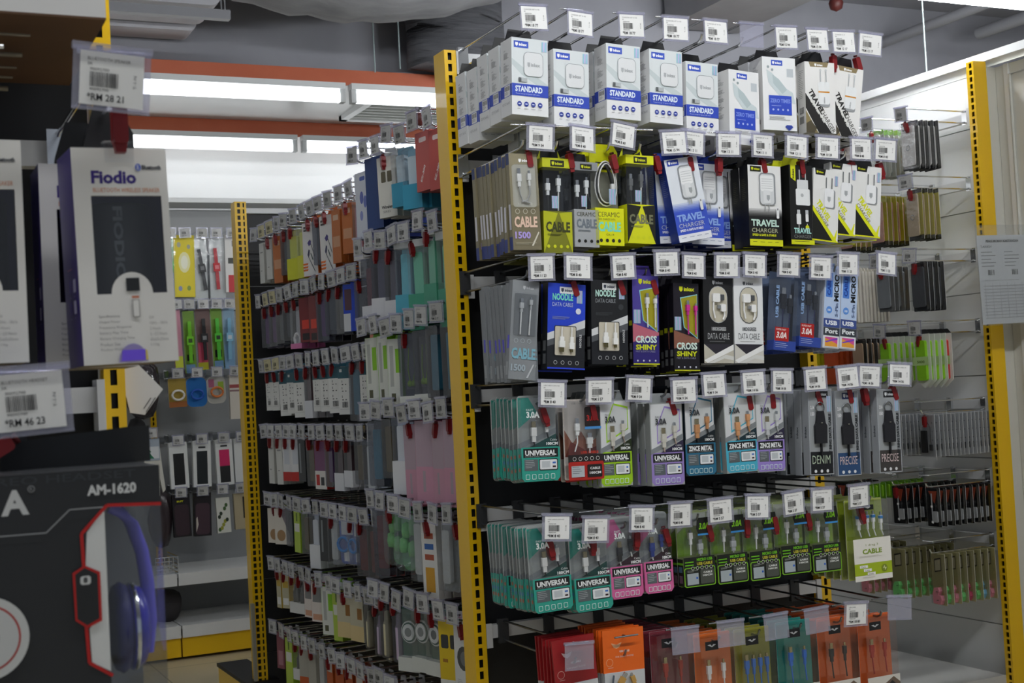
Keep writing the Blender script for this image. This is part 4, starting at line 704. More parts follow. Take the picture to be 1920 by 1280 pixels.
# ------------------------------------------------------------------ packs on the side run, the right wall and the far wall
def box_pack(w, h, d, t, front, side, ops=None, tab='#cfd2d4', tw=.4, name='product_box', sops=None):
    p = Proto(name); carton(p, w, h, d, t, side, tab, tw)
    a = art(w, h, d, t); a.r(.6, .6, w-.6, h-.6, front)
    if ops: ops(a, w, h)
    p.part('printed_front', a)
    if sops: a = art(w, h, d, t, 'L'); sops(a, d, h); p.part('printed_side', a)
    return p
def shell_pack(w, h, d, t, card, inside=None, ops=None, r=6, m=CLEAR, name='clear_pack', foot=None, head=None):
    p = Proto(name); blister(p, w, h, d, t, card, r=r, m=m)
    if foot:
        g = G(); g.box(-w/2000, w/2000, -d/2000-.0005, d/2000, -(t+h)/1000, -(t+h*(1-foot[0]))/1000, foot[1]); p.part('printed_foot', g)
    if head:
        g = G(); g.box(-w/2000, w/2000, -d/2000-.0005, d/2000, -(t+h*head[0])/1000, -t/1000, head[1]); p.part('card_header', g)
    if inside: g = G(); inside(g, w/1000, h/1000, d/1000, -(t+h)/1000); p.part('packed_item', g)
    if ops: a = art(w, h, d, t, y=d/2000-.0013); ops(a, w, h); p.part('printed_card', a)
    return p
def ear_ops(a, w, h):
    a.r(8, h-32, 34, h-14, '#3a3432'); a.t('EARPHONE', 9, h-26, 24, 5, '#e9e4de', 1)
    for i in range(3): a.p([(0, 20+i*11), (26, 20+i*11), (32, 27+i*11), (0, 27+i*11)], '#e8701c')
    a.p([(30, h*.62), (44, h*.68), (52, h*.64), (48, h*.58), (38, h*.56)], '#4a3f86'); a.p([(48, h*.60), (51, h*.60), (72, h*.36), (70, h*.35)], '#2c2c34'); a.p([(28, h*.40), (36, h*.5), (42, h*.48), (40, h*.40), (34, h*.34)], '#3b3a5e'); a.p([(34, h*.35), (37, h*.35), (72, h*.08), (70, h*.07)], '#2c2c34'); a.p([(46, h*.42), (50, h*.42), (62, h*.3), (58, h*.29)], '#1f4a44')
def glyph_ops(a, w, h):
    a.r(0, h-40, w, h, '#2a5a66'); a.r(8, h-18, 20, h-8, '#d8dcdc')
    for v in (h*.62, h*.48, h*.3): a.r(w*.3, v, w*.42, v+3, '#2a2a2a'); a.r(w*.56, v, w*.66, v+3, '#2a2a2a'); a.r(w*.3, v+8, w*.34, v+16, '#444444')
    a.bar(w*.3, 24, w*.75, 44, '#333333', 10); a.r(6, 18, w-6, 18.8, '#b0b0b0')
def slabs(c, k=.7, th=.5): return lambda g, w, h, d, z: g.prism([(x, z+y) for x, y in rrect(-w*k/2, h*.12, w*k/2, h*.86, .006)], -d*th/2, d*th/2, c)
def bud_in(g, w, h, d, z):
    for s in (-1, 1):
        g.tube([(s*.008, 0, z+h*.8), (s*.012, -.002, z+h*.5), (s*.006, -.003, z+h*.36)], .0015, '#9cc81c'); g.lathe([(0, 0), (.006, .002), (.007, .01), (.004, .016), (0, .018)], '#a6d41e', (s*.007, -.003, z+h*.28), 10)
    g.box(-w*.3, w*.3, 0, .002, z+h*.25, z+h*.9, '#77797c')
def pen_in(c): return lambda g, w, h, d, z: g.lathe([(0, 0), (.012, .001), (.014, .006), (.014, h*.5), (.010, h*.56), (.008, h*.7), (0, h*.72)], c, (0, 0, z+h*.04), 14)
def disc_in(g, w, h, d, z):
    for r, y, c in ((.030, -.006, '#d9dcda'), (.026, -.008, '#2a5a50'), (.022, -.010, '#e9ebea'), (.012, -.011, '#8a8f8e')):
        g.prism([(r*math.cos(2*PI*i/24), z+h*.62+r*math.sin(2*PI*i/24)) for i in range(24)], y, y+.004, c)
def bubble_in(g, w, h, d, z):
    for x, zz in ((-.016, .3), (.014, .24), (-.006, .55), (.018, .6)): g.lathe([(0, 0), (.012, .004), (.015, .02), (.012, .04), (0, .046)], mat('#6fc06a', .15), (x, -.002, z+h*zz), 12)
    g.box(-.012, .0, -.014, -.010, z+h*.62, z+h*.70, '#c8d42a')
def watch_in(strap, face, tilt=0): 
    def f(g, w, h, d, z):
        Rm = Matrix.Rotation(math.radians(tilt), 4, 'Y'); c = Vector((0, -.004, z+h*.52)); Q = Matrix.Translation(c) @ Rm
        for a, b, ww in ((-.115, -.02, .009), (.02, .10, .009)): g.box(-ww, ww, -.004, 0, a, b, strap, Q)
        g.box(-.017, .017, -.008, 0, -.022, .022, strap, Q); g.box(-.010, .010, -.0095, -.007, -.010, .010, face, Q)
    return f
def ring_in(c):
    return lambda g, w, h, d, z: g.tube([(.030*math.cos(s), -.008, z+h*.42+.024*math.sin(s)) for s in [2*PI*i/24 for i in range(25)]], .006, c, 8)
def case_in(c, ring=True):
    def f(g, w, h, d, z):
        g.prism([(x, z+y) for x, y in rrect(-w*.38, h*.08, w*.38, h*.90, .009)], -d*.4, -d*.1, c)
        g.lathe([(0, 0), (.004, 0), (.004, .002), (0, .002)], '#2a2a2c', (-w*.22, -d*.45, z+h*.82), 8)
        if ring: g.tube([(.009*math.cos(s), -d*.45, z+h*.45+.009*math.sin(s)) for s in [2*PI*i/14 for i in range(15)]], .0015, CHROME, 6)
    return f
def cabin(g, w, h, d, z):
    g.prism([(x, z+y) for x, y in rrect(-w*.34, h*.1, 0, h*.62, .003)], -.008, 0, '#1c1d1f')
    g.tube([(-.004, -.005, z+h*.7), (.008, -.005, z+h*.82), (w*.3, -.005, z+h*.7), (w*.3, -.005, z+h*.3)], .0014, '#3a3b3e'); g.box(w*.22, w*.38, -.008, -.002, z+h*.16, z+h*.3, '#2a2b2e')
def stylus(g, w, h, d, z):
    g.prism([(-w*.3, z+h*.92), (w*.3, z+h*.92), (w*.1, z+h*.6)], d/2-.004, d/2-.002, '#a8482c')
    g.tube([(0, -.003, z+h*.08), (0, -.003, z+h*.86)], .0022, '#b9bcbf', 6)
    for k in (.1, .5): g.tube([(0, -.004, z+h*k), (0, -.004, z+h*(k+.05))], .004, '#f0f1f2', 6)
    g.prism([(x+w*.2, z+y) for x, y in rrect(-.012, h*.12, .012, h*.4, .004)], -.004, 0, '#c9ccce')
def clip_in(c):
    def f(g, w, h, d, z):
        g.prism([(x, z+y) for x, y in ((-.02, .006), (.016, .004), (.024, .02), (.02, .034), (.006, .036), (.014, .05), (.008, .062), (-.012, .060), (-.022, .04))], -.010, .004, c)
        for x, y in ((.006, .018), (.004, .048)): g.lathe([(0, 0), (.004, 0), (.004, .001), (0, .001)], '#3a4a3a', (x, -.012, z+y), 8)
    return f
def flat(c): return lambda a, w, h: a.r(2, 2, w-2, h-2, c)
def frame_ops(a, w, h): a.p([(w*.2, h*.62), (w*.7, h*.66), (w*.7, h*.92), (w*.2, h*.88)], '#3a342a'); a.p([(w*.25, h*.65), (w*.65, h*.68), (w*.65, h*.89), (w*.25, h*.85)], '#b5ae92'); [a.c(w*(.2+.3*i), h*(.1+.12*((i*2) % 3)), 3, '#c28a4a') for i in range(3)]
def boxa(*q): return lambda a, w, h: [a.r(w*x0, h*y0, w*x1, h*y1, c) for x0, y0, x1, y1, c in q]
SP = dict(
 white=box_pack(46, 178, 24, 12, '#dcdcd6', '#c9c9c2', boxa((.2, .3, .5, .32, '#8a8a88'), (.2, .75, .8, .78, '#9a9a98'))), oran=box_pack(52, 180, 22, 12, '#c9753c', '#b9652c', boxa((.1, .3, .9, .5, '#d9a27c'), (.2, .8, .8, .9, '#e2c0a4'))),
 yel=shell_pack(74, 200, 30, 10, '#c9c83a', slabs('#d7dd3a'), None, foot=(.42, '#dde01e')), ear=box_pack(88, 200, 30, 14, '#ebe9e6', '#e8701c', ear_ops, '#ef7a28'),
 pnk=shell_pack(60, 200, 22, 6, '#c98a90', slabs('#b86a74'), None, foot=(.2, '#e9e6e2')), clr=shell_pack(66, 215, 30, 8, '#565062', slabs('#8a8498', .4), None, m=FROST, foot=(.36, '#dfdfe2')), mar=shell_pack(66, 215, 30, 8, '#5a2a30', slabs('#9a4a54', .5), None, m=FROST, foot=(.36, '#dfdfe2')),
 cyn=shell_pack(64, 235, 34, 2, '#4fb0c4', slabs('#6cc4d4', .5), None, foot=(.4, '#57b2c8'), head=(.08, '#dfe3e3')), mnt=shell_pack(64, 235, 34, 2, '#4ea888', slabs('#72c8a4', .5), None, foot=(.4, '#4ba484'), head=(.08, '#dfe3e3')),
 prp=shell_pack(62, 165, 26, 8, '#3a2c46', slabs('#8a4a9a', .4), None, m=FROST), gry=shell_pack(66, 165, 28, 8, '#36383b', slabs('#6f7578', .5), None, m=FROST), rdb=box_pack(58, 170, 24, 10, '#7e2a2a', '#4a2220', boxa((.2, .3, .8, .5, '#e0402a'), (.2, .05, .8, .2, '#2a1c1c')), '#5a2a2a'),
 blu=box_pack(66, 175, 26, 8, '#2148c8', '#2148c8', boxa((.1, .45, .6, .9, '#5a3a44'), (.0, .0, .5, .38, '#dfe1e4')), '#2148c8', sops=lambda a, w, h: a.t('audio', 5, 16, w-10, 6, '#c8d4f4', 0)), rng=shell_pack(84, 160, 26, 30, '#9a9aa6', lambda g, w, h, d, z: g.tube([(.022*math.cos(s), -.006, z+.035+.022*math.sin(s)) for s in [2*PI*i/20 for i in range(21)]], .006, '#e8e8ea', 8), None, foot=(.12, '#e07ab0')),
 gly=box_pack(60, 165, 30, 16, '#e9e9e4', '#dededa', glyph_ops, '#2f7a8e'), lim=box_pack(60, 185, 26, 10, '#e2e4da', '#8fce1e', boxa((.15, .3, .4, .9, '#b9bcb4'), (.2, .08, .5, .2, '#5a5a3a'), (.55, .5, .9, .85, '#8fce1e')), '#8fce1e'), bud=shell_pack(72, 200, 26, 6, '#505458', bud_in, None, m=FROST, foot=(.16, '#e4e6dc')),
 pbx=box_pack(76, 215, 36, 8, '#b8a2ae', '#c87890', boxa((.0, .0, 1, .45, '#cf98ac'), (.3, .15, .42, .4, '#b0a0a8')), '#cfd2d4', sops=lambda a, w, h: a.r(0, 0, w, h*.45, '#e88aa8')), wrd=box_pack(52, 165, 24, 10, '#e6e6e6', '#c9c9c9', boxa((0, 0, 1, .22, '#c2281e'), (.2, .4, .8, .9, '#d4d8de'))),
 drk=box_pack(52, 165, 22, 10, '#3a3c3e', '#26282a', boxa((.2, .2, .4, .9, '#8a9092'))), mix=box_pack(76, 165, 30, 10, '#7a4a70', '#c8281e', boxa((0, 0, 1, .38, '#e6e2dc'), (.5, .08, .8, .25, '#3a3a3c'), (.1, .08, .4, .3, '#c8281e'))), foot=shell_pack(58, 180, 22, 6, '#5e4446', slabs('#8a6c6e', .5), None, m=FROST, foot=(.34, '#dfe1e6')),
 gld=shell_pack(62, 170, 26, 6, '#4c4024', slabs('#8a7234', .6), None, m=FROST), blw=shell_pack(64, 215, 26, 4, '#b4bed0', slabs('#e4e8ee', .5), None, foot=(.42, '#e4e6e8')), brn=box_pack(90, 150, 12, 20, '#e4ddd0', '#cfc6b4', lambda a, w, h: (a.c(w*.4, h*.25, 24, '#a8845a'), a.p([(w, h), (w*.3, h), (w, h*.2)], '#8a8288'))),
 lw=box_pack(52, 175, 22, 10, '#b8d24a', '#9cc02a', boxa((.1, .5, .9, .7, '#e8e8dc'), (.4, .75, .6, .95, '#5a7a1e'))), bbl=shell_pack(92, 170, 26, 4, '#2c55b8', ring_in('#4a8ad0'), boxa((.1, .6, .9, .9, '#e6e8ee'), (.2, .05, .5, .25, '#e8eaf0')), r=20), redp=shell_pack(64, 200, 24, 8, '#7a2420', slabs('#9a2e26', .6), None, m=FROST),
 grb=shell_pack(80, 160, 34, 2, '#4a9a52', bubble_in, None, r=24, m=CLEAR), wmc=box_pack(64, 210, 18, 0, '#e4e4e0', '#cfcfca', boxa((.2, .75, .8, .82, '#b0563a'), (.2, .62, .8, .69, '#3a6ab0'), (.2, .49, .8, .56, '#b0563a'), (.2, .1, .8, .4, '#d8a028'))), wcl=shell_pack(64, 180, 22, 2, '#84888a', slabs('#c2c6c6', .5), None),
 blk=shell_pack(78, 190, 30, 0, '#17181a', slabs(DARKM, .35), None), cyb=shell_pack(70, 190, 26, 4, '#4a565a', slabs('#5aaec8', .5), None, m=FROST), slw=box_pack(40, 140, 20, 16, '#c2bc9c', '#c9a83a', boxa((.1, .1, .9, .3, '#e9e9e4'), (.1, .6, .9, .8, '#c9a83a'))), btl=shell_pack(56, 150, 30, 8, '#4c4e4c', pen_in('#4a4c4a'), None, foot=(.28, '#e2e2de')),
 pw=box_pack(60, 150, 24, 10, '#e6dcd4', '#9a3a48', boxa((.1, .5, .9, .9, '#8a8a88'), (.1, .05, .9, .2, '#d8a080'))), crm=box_pack(74, 145, 26, 8, '#c9c3a8', '#b8b4a4', boxa((0, 0, 1, .35, '#dfc890'), (.55, .5, .9, .75, '#9a6a2a'))), pen=shell_pack(40, 180, 26, 2, '#5a4c4e', pen_in('#e2d8b0'), None, r=10, m=FROST), pen2=shell_pack(40, 180, 26, 2, '#4e4856', pen_in('#d6c2d8'), None, r=10, m=FROST),
 rnd=shell_pack(80, 170, 22, 4, '#1f5a4c', disc_in, None, foot=(.22, '#d9dcd4')), bus=box_pack(82, 215, 36, 4, '#e4c41a', '#c75a8a', lambda a, w, h: (a.rr(8, h*.66, 34, h*.82, 5, '#3a3c3a'), a.rr(40, h*.66, 66, h*.82, 5, '#3a3c3a'), a.r(0, 0, w, h*.3, '#e6e6e0'), a.c(44, 28, 21, '#26282a'), a.c(44, 28, 12, '#d8c43a'), a.r(12, h*.5, 30, h*.54, '#b07a1a'))),
 rwn=box_pack(84, 240, 20, 0, '#e4e5e2', '#cfd0cc', lambda a, w, h: (a.c(w*.5, h*.62, 30, '#4a4c4c'), a.c(w*.52, h*.62, 18, '#77797a'), a.lines(10, h*.4, 26, 16, '#8a8a8a', 4.5), a.lines(46, h*.4, 26, 16, '#8a8a8a', 4.5))),
 pk6=box_pack(48, 150, 20, 10, '#8a4a54', '#7a3a44', boxa((.2, .1, .8, .5, '#b07a84'))), ors=box_pack(54, 130, 22, 12, '#c4581e', '#b04c16', boxa((.1, .7, .9, .95, '#d9d2c8'))), wor=box_pack(50, 150, 20, 10, '#b4b0a2', '#a09c90', boxa((0, 0, 1, .2, '#c4581e'))),
 rfl=box_pack(96, 190, 46, 26, '#dfe4ee', '#1d3a9a', lambda a, w, h: (a.rr(30, h-24, 64, h-12, 5, '#3a5ab8'), a.c(40, h*.62, 12, '#5a6ac0', 1.5), a.c(62, h*.55, 11, '#6a7ac8', 1.6), a.c(36, h*.35, 10, '#8a94d4', 1.4), a.r(w-12, 6, w-4, h*.6, '#c9cfe0')), None, .4, sops=None),
 wir=box_pack(70, 165, 22, 14, '#e4e2d8', '#d2d0c6', lambda a, w, h: (a.rr(14, h*.58, 32, h*.76, 3, '#6a6450'), a.rr(38, h*.58, 56, h*.76, 3, '#6a6450'), a.t('Wireless', 10, 24, 46, 9, '#5a5a56', 1), a.t('SERIES', 16, 13, 28, 6, '#8a8a84', 0))), cyw=shell_pack(66, 160, 30, 10, '#8ac4da', slabs('#d6e8f0', .5), None, foot=(.4, '#3f9cba')), ezr=box_pack(80, 150, 26, 6, '#c9544c', '#b8443c', lambda a, w, h: (a.rr(20, h-26, 60, h-14, 5, '#f0dcd8'), a.t('EZ-300', 30, 22, 46, 9, '#f2e4e0', 1, 60))),
 salm=box_pack(84, 200, 20, 4, '#d8805c', '#c8704c'), strO=box_pack(84, 200, 20, 4, '#c04a22', '#b84420'), strB=box_pack(84, 200, 20, 4, '#22427e', '#1e3c74'), strN=box_pack(84, 200, 20, 4, '#6e4c3c', '#644436'), strK=box_pack(84, 200, 20, 4, '#1c1a1a', '#161414'),
 cwh=shell_pack(82, 172, 14, 4, '#26282c', case_in('#e9e6e2'), None, r=4), cgr=shell_pack(82, 172, 14, 4, '#c9ccc2', case_in('#dfe2da', False), boxa((0, .9, 1, 1, '#8ad03a')), r=4), cpl=shell_pack(80, 165, 12, 4, '#d4cfc8', case_in('#d8ccc2', False), None, r=4), cgo=shell_pack(80, 180, 16, 6, '#d0c43a', case_in('#c9b494'), boxa((0, 0, 1, .1, '#26281a'), (0, .92, 1, 1, '#26281a')), r=4), crs=shell_pack(80, 180, 16, 6, '#c8c030', case_in('#d0a090', False), boxa((0, 0, 1, .1, '#26281a')), r=4),
 cdk=shell_pack(80, 172, 16, 4, '#2e3034', case_in('#56585c', False), None, r=4), cgy=shell_pack(80, 160, 16, 4, '#77797c', case_in('#909498', False), None, r=4), cpf=box_pack(78, 190, 10, 4, '#e6e2da', '#d8d4ca', lambda a, w, h: (a.rr(10, h*.16, 66, h*.86, 6, '#c88a94'), a.rr(14, h*.19, 62, h*.83, 4, '#e4dcd4'), a.c(50, h*.4, 6, '#d07a8a'), a.c(28, h*.25, 4, '#2a2a2a')), '#d8d4ca'),
 cca=shell_pack(76, 150, 8, 2, '#cdcfd2', cabin, lambda a, w, h: [a.c(w*.8, h*(.2+.2*i), 2, '#4a4c50') for i in range(4)], r=3), flw=box_pack(76, 160, 8, 2, '#dedad2', '#cfccc4', lambda a, w, h: [a.c(10+(i*23) % 56, 16+(i*37) % 130, 4+(i % 3), '#8a5a3a') for i in range(9)]),
 sty=shell_pack(70, 135, 12, 4, '#17181b', stylus, None, r=3), neon=shell_pack(60, 60, 14, 2, '#8ad01e', slabs('#a6e03a'), None, r=3), gldp=shell_pack(70, 150, 16, 2, '#2a2624', case_in('#c4a68a', False), None, r=4), ylc=box_pack(64, 170, 14, 2, '#d8d01e', '#c8c01a', None, '#c8c01a'), orc=box_pack(64, 170, 14, 2, '#b84a1e', '#a84018', None, '#a84018'))
def pent(w=74, h=190, d=10, t=2, c='#8ccc1e'):
    p = Proto('power_bank_pack'); x = w/2000; H = h/1000; z = -t/1000
    g = G(); g.prism([(-x, z), (x, z), (x, z-H*.86), (0, z-H), (-x, z-H*.86)], -.001, .001, '#e2e4dc'); g.prism([(-x, z+.0), (x, z), (x*.55, z+.016), (-x*.55, z+.016)], 0, .001, '#1a1b1c'); p.part('backing_card', g)
    g = G(); g.prism([(a, z-H+b) for a, b in rrect(-x*.62, H*.14, x*.62, H*.88, .008)], -.012, -.001, c); p.part('power_bank', g)
    a = art(w, h, d, t, y=-.0122); a.p([(0, h*.42), (w, h*.42), (w, h*.58), (0, h*.58)], '#b9d890'); a.t('5000', w*.25, h*.46, w*.5, 10, '#6a8a3a', 1); p.part('printed_band', a); return p
SP['pnt'] = pent(); SP['pntr'] = pent(c='#c8382e')
for k, c in (('ckp', '#d88a98'), ('ckg', '#7ad07a'), ('ckr', '#c04a6a'), ('ckb', '#7ab4d0')): SP[k] = shell_pack(72, 180, 12, 2, '#b9b27e', clip_in(c), frame_ops, r=4, m=CLEAR)
SD = dict(white='slim white accessory box', oran='slim orange accessory box', yel='yellow clear-topped pack', ear='white and orange EARPHONE box', pnk='pinkish clear pack with white foot', clr='frosted clear pack with white foot', mar='maroon clear pack with white foot', cyn='tall cyan clear pack', mnt='tall mint green clear pack', prp='purple clear pack', gry='grey clear pack', rdb='dark red box with bright patch', blu='blue-sided white audio box', rng='pink-footed pack with white ring', gly='white box with dark teal top', lim='white and lime green box', bud='clear pack of lime green earbuds', pbx='pale pink and white box',
 wrd='white box with red foot', drk='dark narrow box', mix='purple, white and red box', foot='clear pack with tall white foot', gld='golden clear pack', blw='pale blue and white pack', brn='cream card with brown spot', lw='lime and white box', bbl='rounded blue blister pack', redp='dark red clear pack', grb='rounded green bubble pack', wmc='white box with coloured squares', wcl='plain white clear pack', blk='black pack with silver item', cyb='clear pack with blue item', slw='small cream and yellow box', btl='clear pack with dark bottle', pw='white box with crimson side', crm='cream box with tan base',
 pen='cream bottle-shaped pack', pen2='lilac bottle-shaped pack', rnd='dark green pack with round white reel', bus='yellow box printed like a van', rwn='white box with round dark window', pk6='small crimson box', ors='small orange box', wor='white box with orange foot', rfl='blue-sided REFLECT HEADPHONES box', wir='white Wireless box with two windows', cyw='pale blue clear pack', ezr='red EZ-300 box', salm='salmon flat box', strO='orange-red flat box', strB='navy flat box', strN='brown flat box', strK='black flat box',
 cwh='clear pack with white ring phone case', cgr='pale phone case pack with green top', cpl='pale phone case pack', cgo='gold phone case pack with yellow edge', crs='rose phone case pack with yellow edge', cdk='dark grey phone case pack', cgy='mid grey phone case pack', cpf='white card with pink-framed phone case', cca='white card with black cable adapter', flw='white card with brown flower dots', sty='black pack with silver stylus', neon='neon green mini pack', gldp='black pack with gold case', ylc='yellow phone accessory box', orc='orange phone accessory box', pnt='pointed white card with lime power bank', pntr='pointed white card with red power bank', ckp='pink cable clip pack', ckg='green cable clip pack', ckr='crimson cable clip pack', ckb='blue cable clip pack')
NM = dict(ear='earphone_box', bud='earphone_pack', sty='stylus_pack', cca='adapter_pack', pnt='power_bank_pack', rfl='headphone_box', pen='bottle_pack', pen2='bottle_pack', rnd='reel_pack')
for k in ('cwh', 'cgr', 'cpl', 'cgo', 'crs', 'cdk', 'cgy', 'gldp', 'cpf', 'flw'): NM[k] = 'phone_case_pack'
for k in ('ckp', 'ckg', 'ckr', 'ckb'): NM[k] = 'cable_clip_pack'
for k in ('salm', 'strO', 'strB', 'strN', 'strK'): NM[k] = 'flat_box'
for k, q in NM.items(): SP[k].name = q
SIZE = {}
for k, p in SP.items():
    ys = [v.co.y for m in p.parts for v in m[1].vertices]; SIZE[k] = max(ys)-min(ys)
TINY = [TP('USB CABLE', q, paper=c) for q, c in (('9.90', '#c9c9c7'), ('5.57', '#c0c0be'), ('12.17', '#b9b9b5'), ('8.40', '#cfc69a'))]
CAT = dict(ear='packaged earphones', rfl='packaged headphones', bud='packaged earphones', sty='packaged stylus')
def side_hook(xb, L, y, z, kind, nb, where, proto, lockit, tagk, yaw=0, swing=0, tl=0, dxs=None, zoff=0, more=None, squash=0):
    zs = rnd.uniform(squash, 1) if squash else 1
    rz = -PI/2
    spawn(proto, (xb, y, z), (0, 0, rz), 'wire display hook, '+where, 'display hook')
    if tagk is not None: spawn(tagk, (xb-L-.004, y-.004, z+.024), (rnd.uniform(-.05, .1), math.radians(rnd.uniform(-6, 6)), rz+rnd.uniform(0, .25)), 'small white price tag, '+where, 'price tag')
    if lockit: spawn(LK, (xb-L+.018, y, z-.034), (0, math.radians(rnd.uniform(-20, 20)), rz), 'red stop lock, '+where, 'hook lock')
    if not kind: return
    seq = more or [kind]*(nb+1); x = xb-L+.022
    for k, kd in enumerate(seq):
        d = SIZE[kd]; x += d/2 if k == 0 else 0
        if x+d/2 > xb-.006: break
        if k == 0: lb = '%s on %s' % (SD[kd], where); gp = None
        elif more: lb = '%s behind, %s' % (SD[kd], where); gp = 'mixed stack of %ss, %s' % (SD[kd], where)
        else: lb = '%s behind, %s' % (SD[kd], where); gp = 'packs behind the front one, '+where
        p = SP[kd]; ob = spawn(p, (x, y+rnd.uniform(-.002, .002), z-.02+zoff), (0, math.radians(tl+rnd.uniform(-1, 1)), rz+math.radians(swing if k == 0 else swing*.4)), lb, CAT.get(kd, 'packaged accessory'), gp)
        if squash: ob.scale = (1, 1, zs)
        nd = SIZE[seq[min(k+1, len(seq)-1)]]; x += (d/2+nd/2+.0055) if dxs is None else dxs
# far bay of the side run: thirteen hooks per row, counted from the far end
FAR = [['white', 'white', 'oran', 'gry', 'yel', 'yel', 'ear', 'gry', 'ear', 'oran', 'oran', 'pnk', 'pnk'],
       ['prp', 'prp', 'gry', 'gry', 'rng', 'rdb', 'rdb', 'prp', 'gry', 'gry', 'blu', 'gry', 'drk'],
       ['gly', 'gly', 'gly', 'gly', 'gly', 'foot', 'gly', 'gly', 'gly', 'gly', 'cyb', 'gly', 'gly'],
       ['white', 'white', 'wrd', 'wrd', 'drk', 'gld', 'mix', 'prp', 'foot', 'foot', 'gld', 'wcl', 'blk'],
       ['brn', 'brn', 'gry', 'lw', 'gld', 'blw', 'drk', 'wcl', 'bbl', 'bbl', 'redp', 'redp', 'gry'],
       ['slw', 'slw', 'btl', 'btl', 'pw', 'pw', 'lim', 'lw', 'crm', 'crm', 'pen', 'pen2', 'pen'],
       ['pk6', 'lw', 'btl', 'wor', 'wor', 'wcl', 'ors', 'ors', 'ors', 'ors', 'ors', 'ors', 'ors']]
NEAR = [['rfl', 'strB', 'wir', 'cyw', 'cyw', 'ezr', 'ezr'], ['mar', 'clr', 'clr', 'cyn', 'mnt', 'mnt', 'mnt'], ['lim', 'lim', 'lim', 'bud', 'bud', 'cyb', 'cyb'],
        ['cyb', 'gld', 'blw', 'pbx', 'pbx', 'pbx', 'pbx'], ['redp', 'grb', 'grb', 'wcl', 'wmc', 'wcl', 'blk'], ['pen', 'pen2', 'rnd', 'rnd', 'rnd', 'bus', 'rwn'], ['ors', 'ors', 'ors', 'ors', 'ors', 'wor', 'wor']]
RN = ['first', 'second', 'third', 'fourth', 'fifth', 'sixth', 'seventh']
for r in range(7):
    for i in range(13):
        y = 5.02-.1*i+rnd.uniform(-.01, .01)
        side_hook(1.615, .265, y, FZ[r], FAR[r][i], 2, '%s hook from far end, %s side row' % (ORD[i], RN[r]), HK['s'], rnd.random() < .55, TINY[3] if i in (1, 2) and r < 3 else TINY[rnd.randint(0, 2)], swing=rnd.uniform(4, 26), zoff=rnd.uniform(-.004, .004), squash=.84)
    for i in range(7):
        y = 3.62-.093*i+rnd.uniform(-.006, .006)
        side_hook(1.612, .345, y, NZ[r]+rnd.uniform(-.012, .012), NEAR[r][i], 3, '%s hook toward yellow post, %s near row' % (ORD[i], RN[r]), HK['c' if r < 2 else 'd'], rnd.random() < (.25 if r < 3 else .5), TINY[rnd.randint(0, 2)], swing=rnd.uniform(4, 28), zoff=rnd.uniform(-.004, .004))
side_hook(1.612, .30, 3.70, .30, 'salm', 0, 'hook between the two side bays', HK['b'], True, None, more=['salm', 'strO', 'strB', 'strN', 'strK', 'strN', 'strK', 'strO', 'strB', 'strO', 'strB'], dxs=.0235)
# right wall
RW = [[(3.66, 'cwh', 4, 1), (3.84, 'cgr', 4, 1), (4.0, 'cpl', 6, 1), (4.16, 'cpl', 6, 0)], [(3.66, 'cgo', 3, 1), (3.85, 'crs', 4, 0), (4.03, 'crs', 5, 0)], [(3.66, 'cdk', 3, 1), (3.84, 'cgy', 3, 1), (4.02, 'cpf', 9, 0), (4.2, 'ylc', 4, 0)],
      [(3.66, 'pnt', 4, 1), (3.84, 'pnt', 4, 1), (4.0, 'gldp', 4, 0), (4.16, 'orc', 4, 1), (4.3, 'ylc', 4, 0)], [(3.66, 'cca', 14, 1), (3.83, 'cca', 10, 0), (4.0, 'flw', 6, 0)], [(3.66, 'sty', 9, 0), (3.83, 'sty', 8, 1), (4.0, 'neon', 9, 0), (4.15, 'sty', 5, 0)], [(3.66, 'ckp', 8, 0), (3.86, 'ckg', 8, 0), (4.04, 'ckp', 5, 0)]]
for r, row in enumerate(RW):
    for i, (y, kd, nb, lk) in enumerate(row):
        mr = None
        if kd == 'ckp' and i == 0: mr = ['ckp', 'ckg', 'ckp', 'ckg', 'ckr', 'ckg', 'ckb', 'ckp']
        if kd == 'pnt' and i == 0: mr = ['pnt', 'pnt', 'pnt', 'pnt', 'pntr']
        side_hook(3.62, .30, y, WZ[r], kd, nb, '%s hook from tall post, %s wall row' % (ORD[i], RN[r]), HK['b'], lk, TINY[i % 3] if r < 4 else None, swing=rnd.uniform(-4, 4), dxs={3: .026, 4: .0185, 5: .030, 6: .033}.get(r), more=mr)
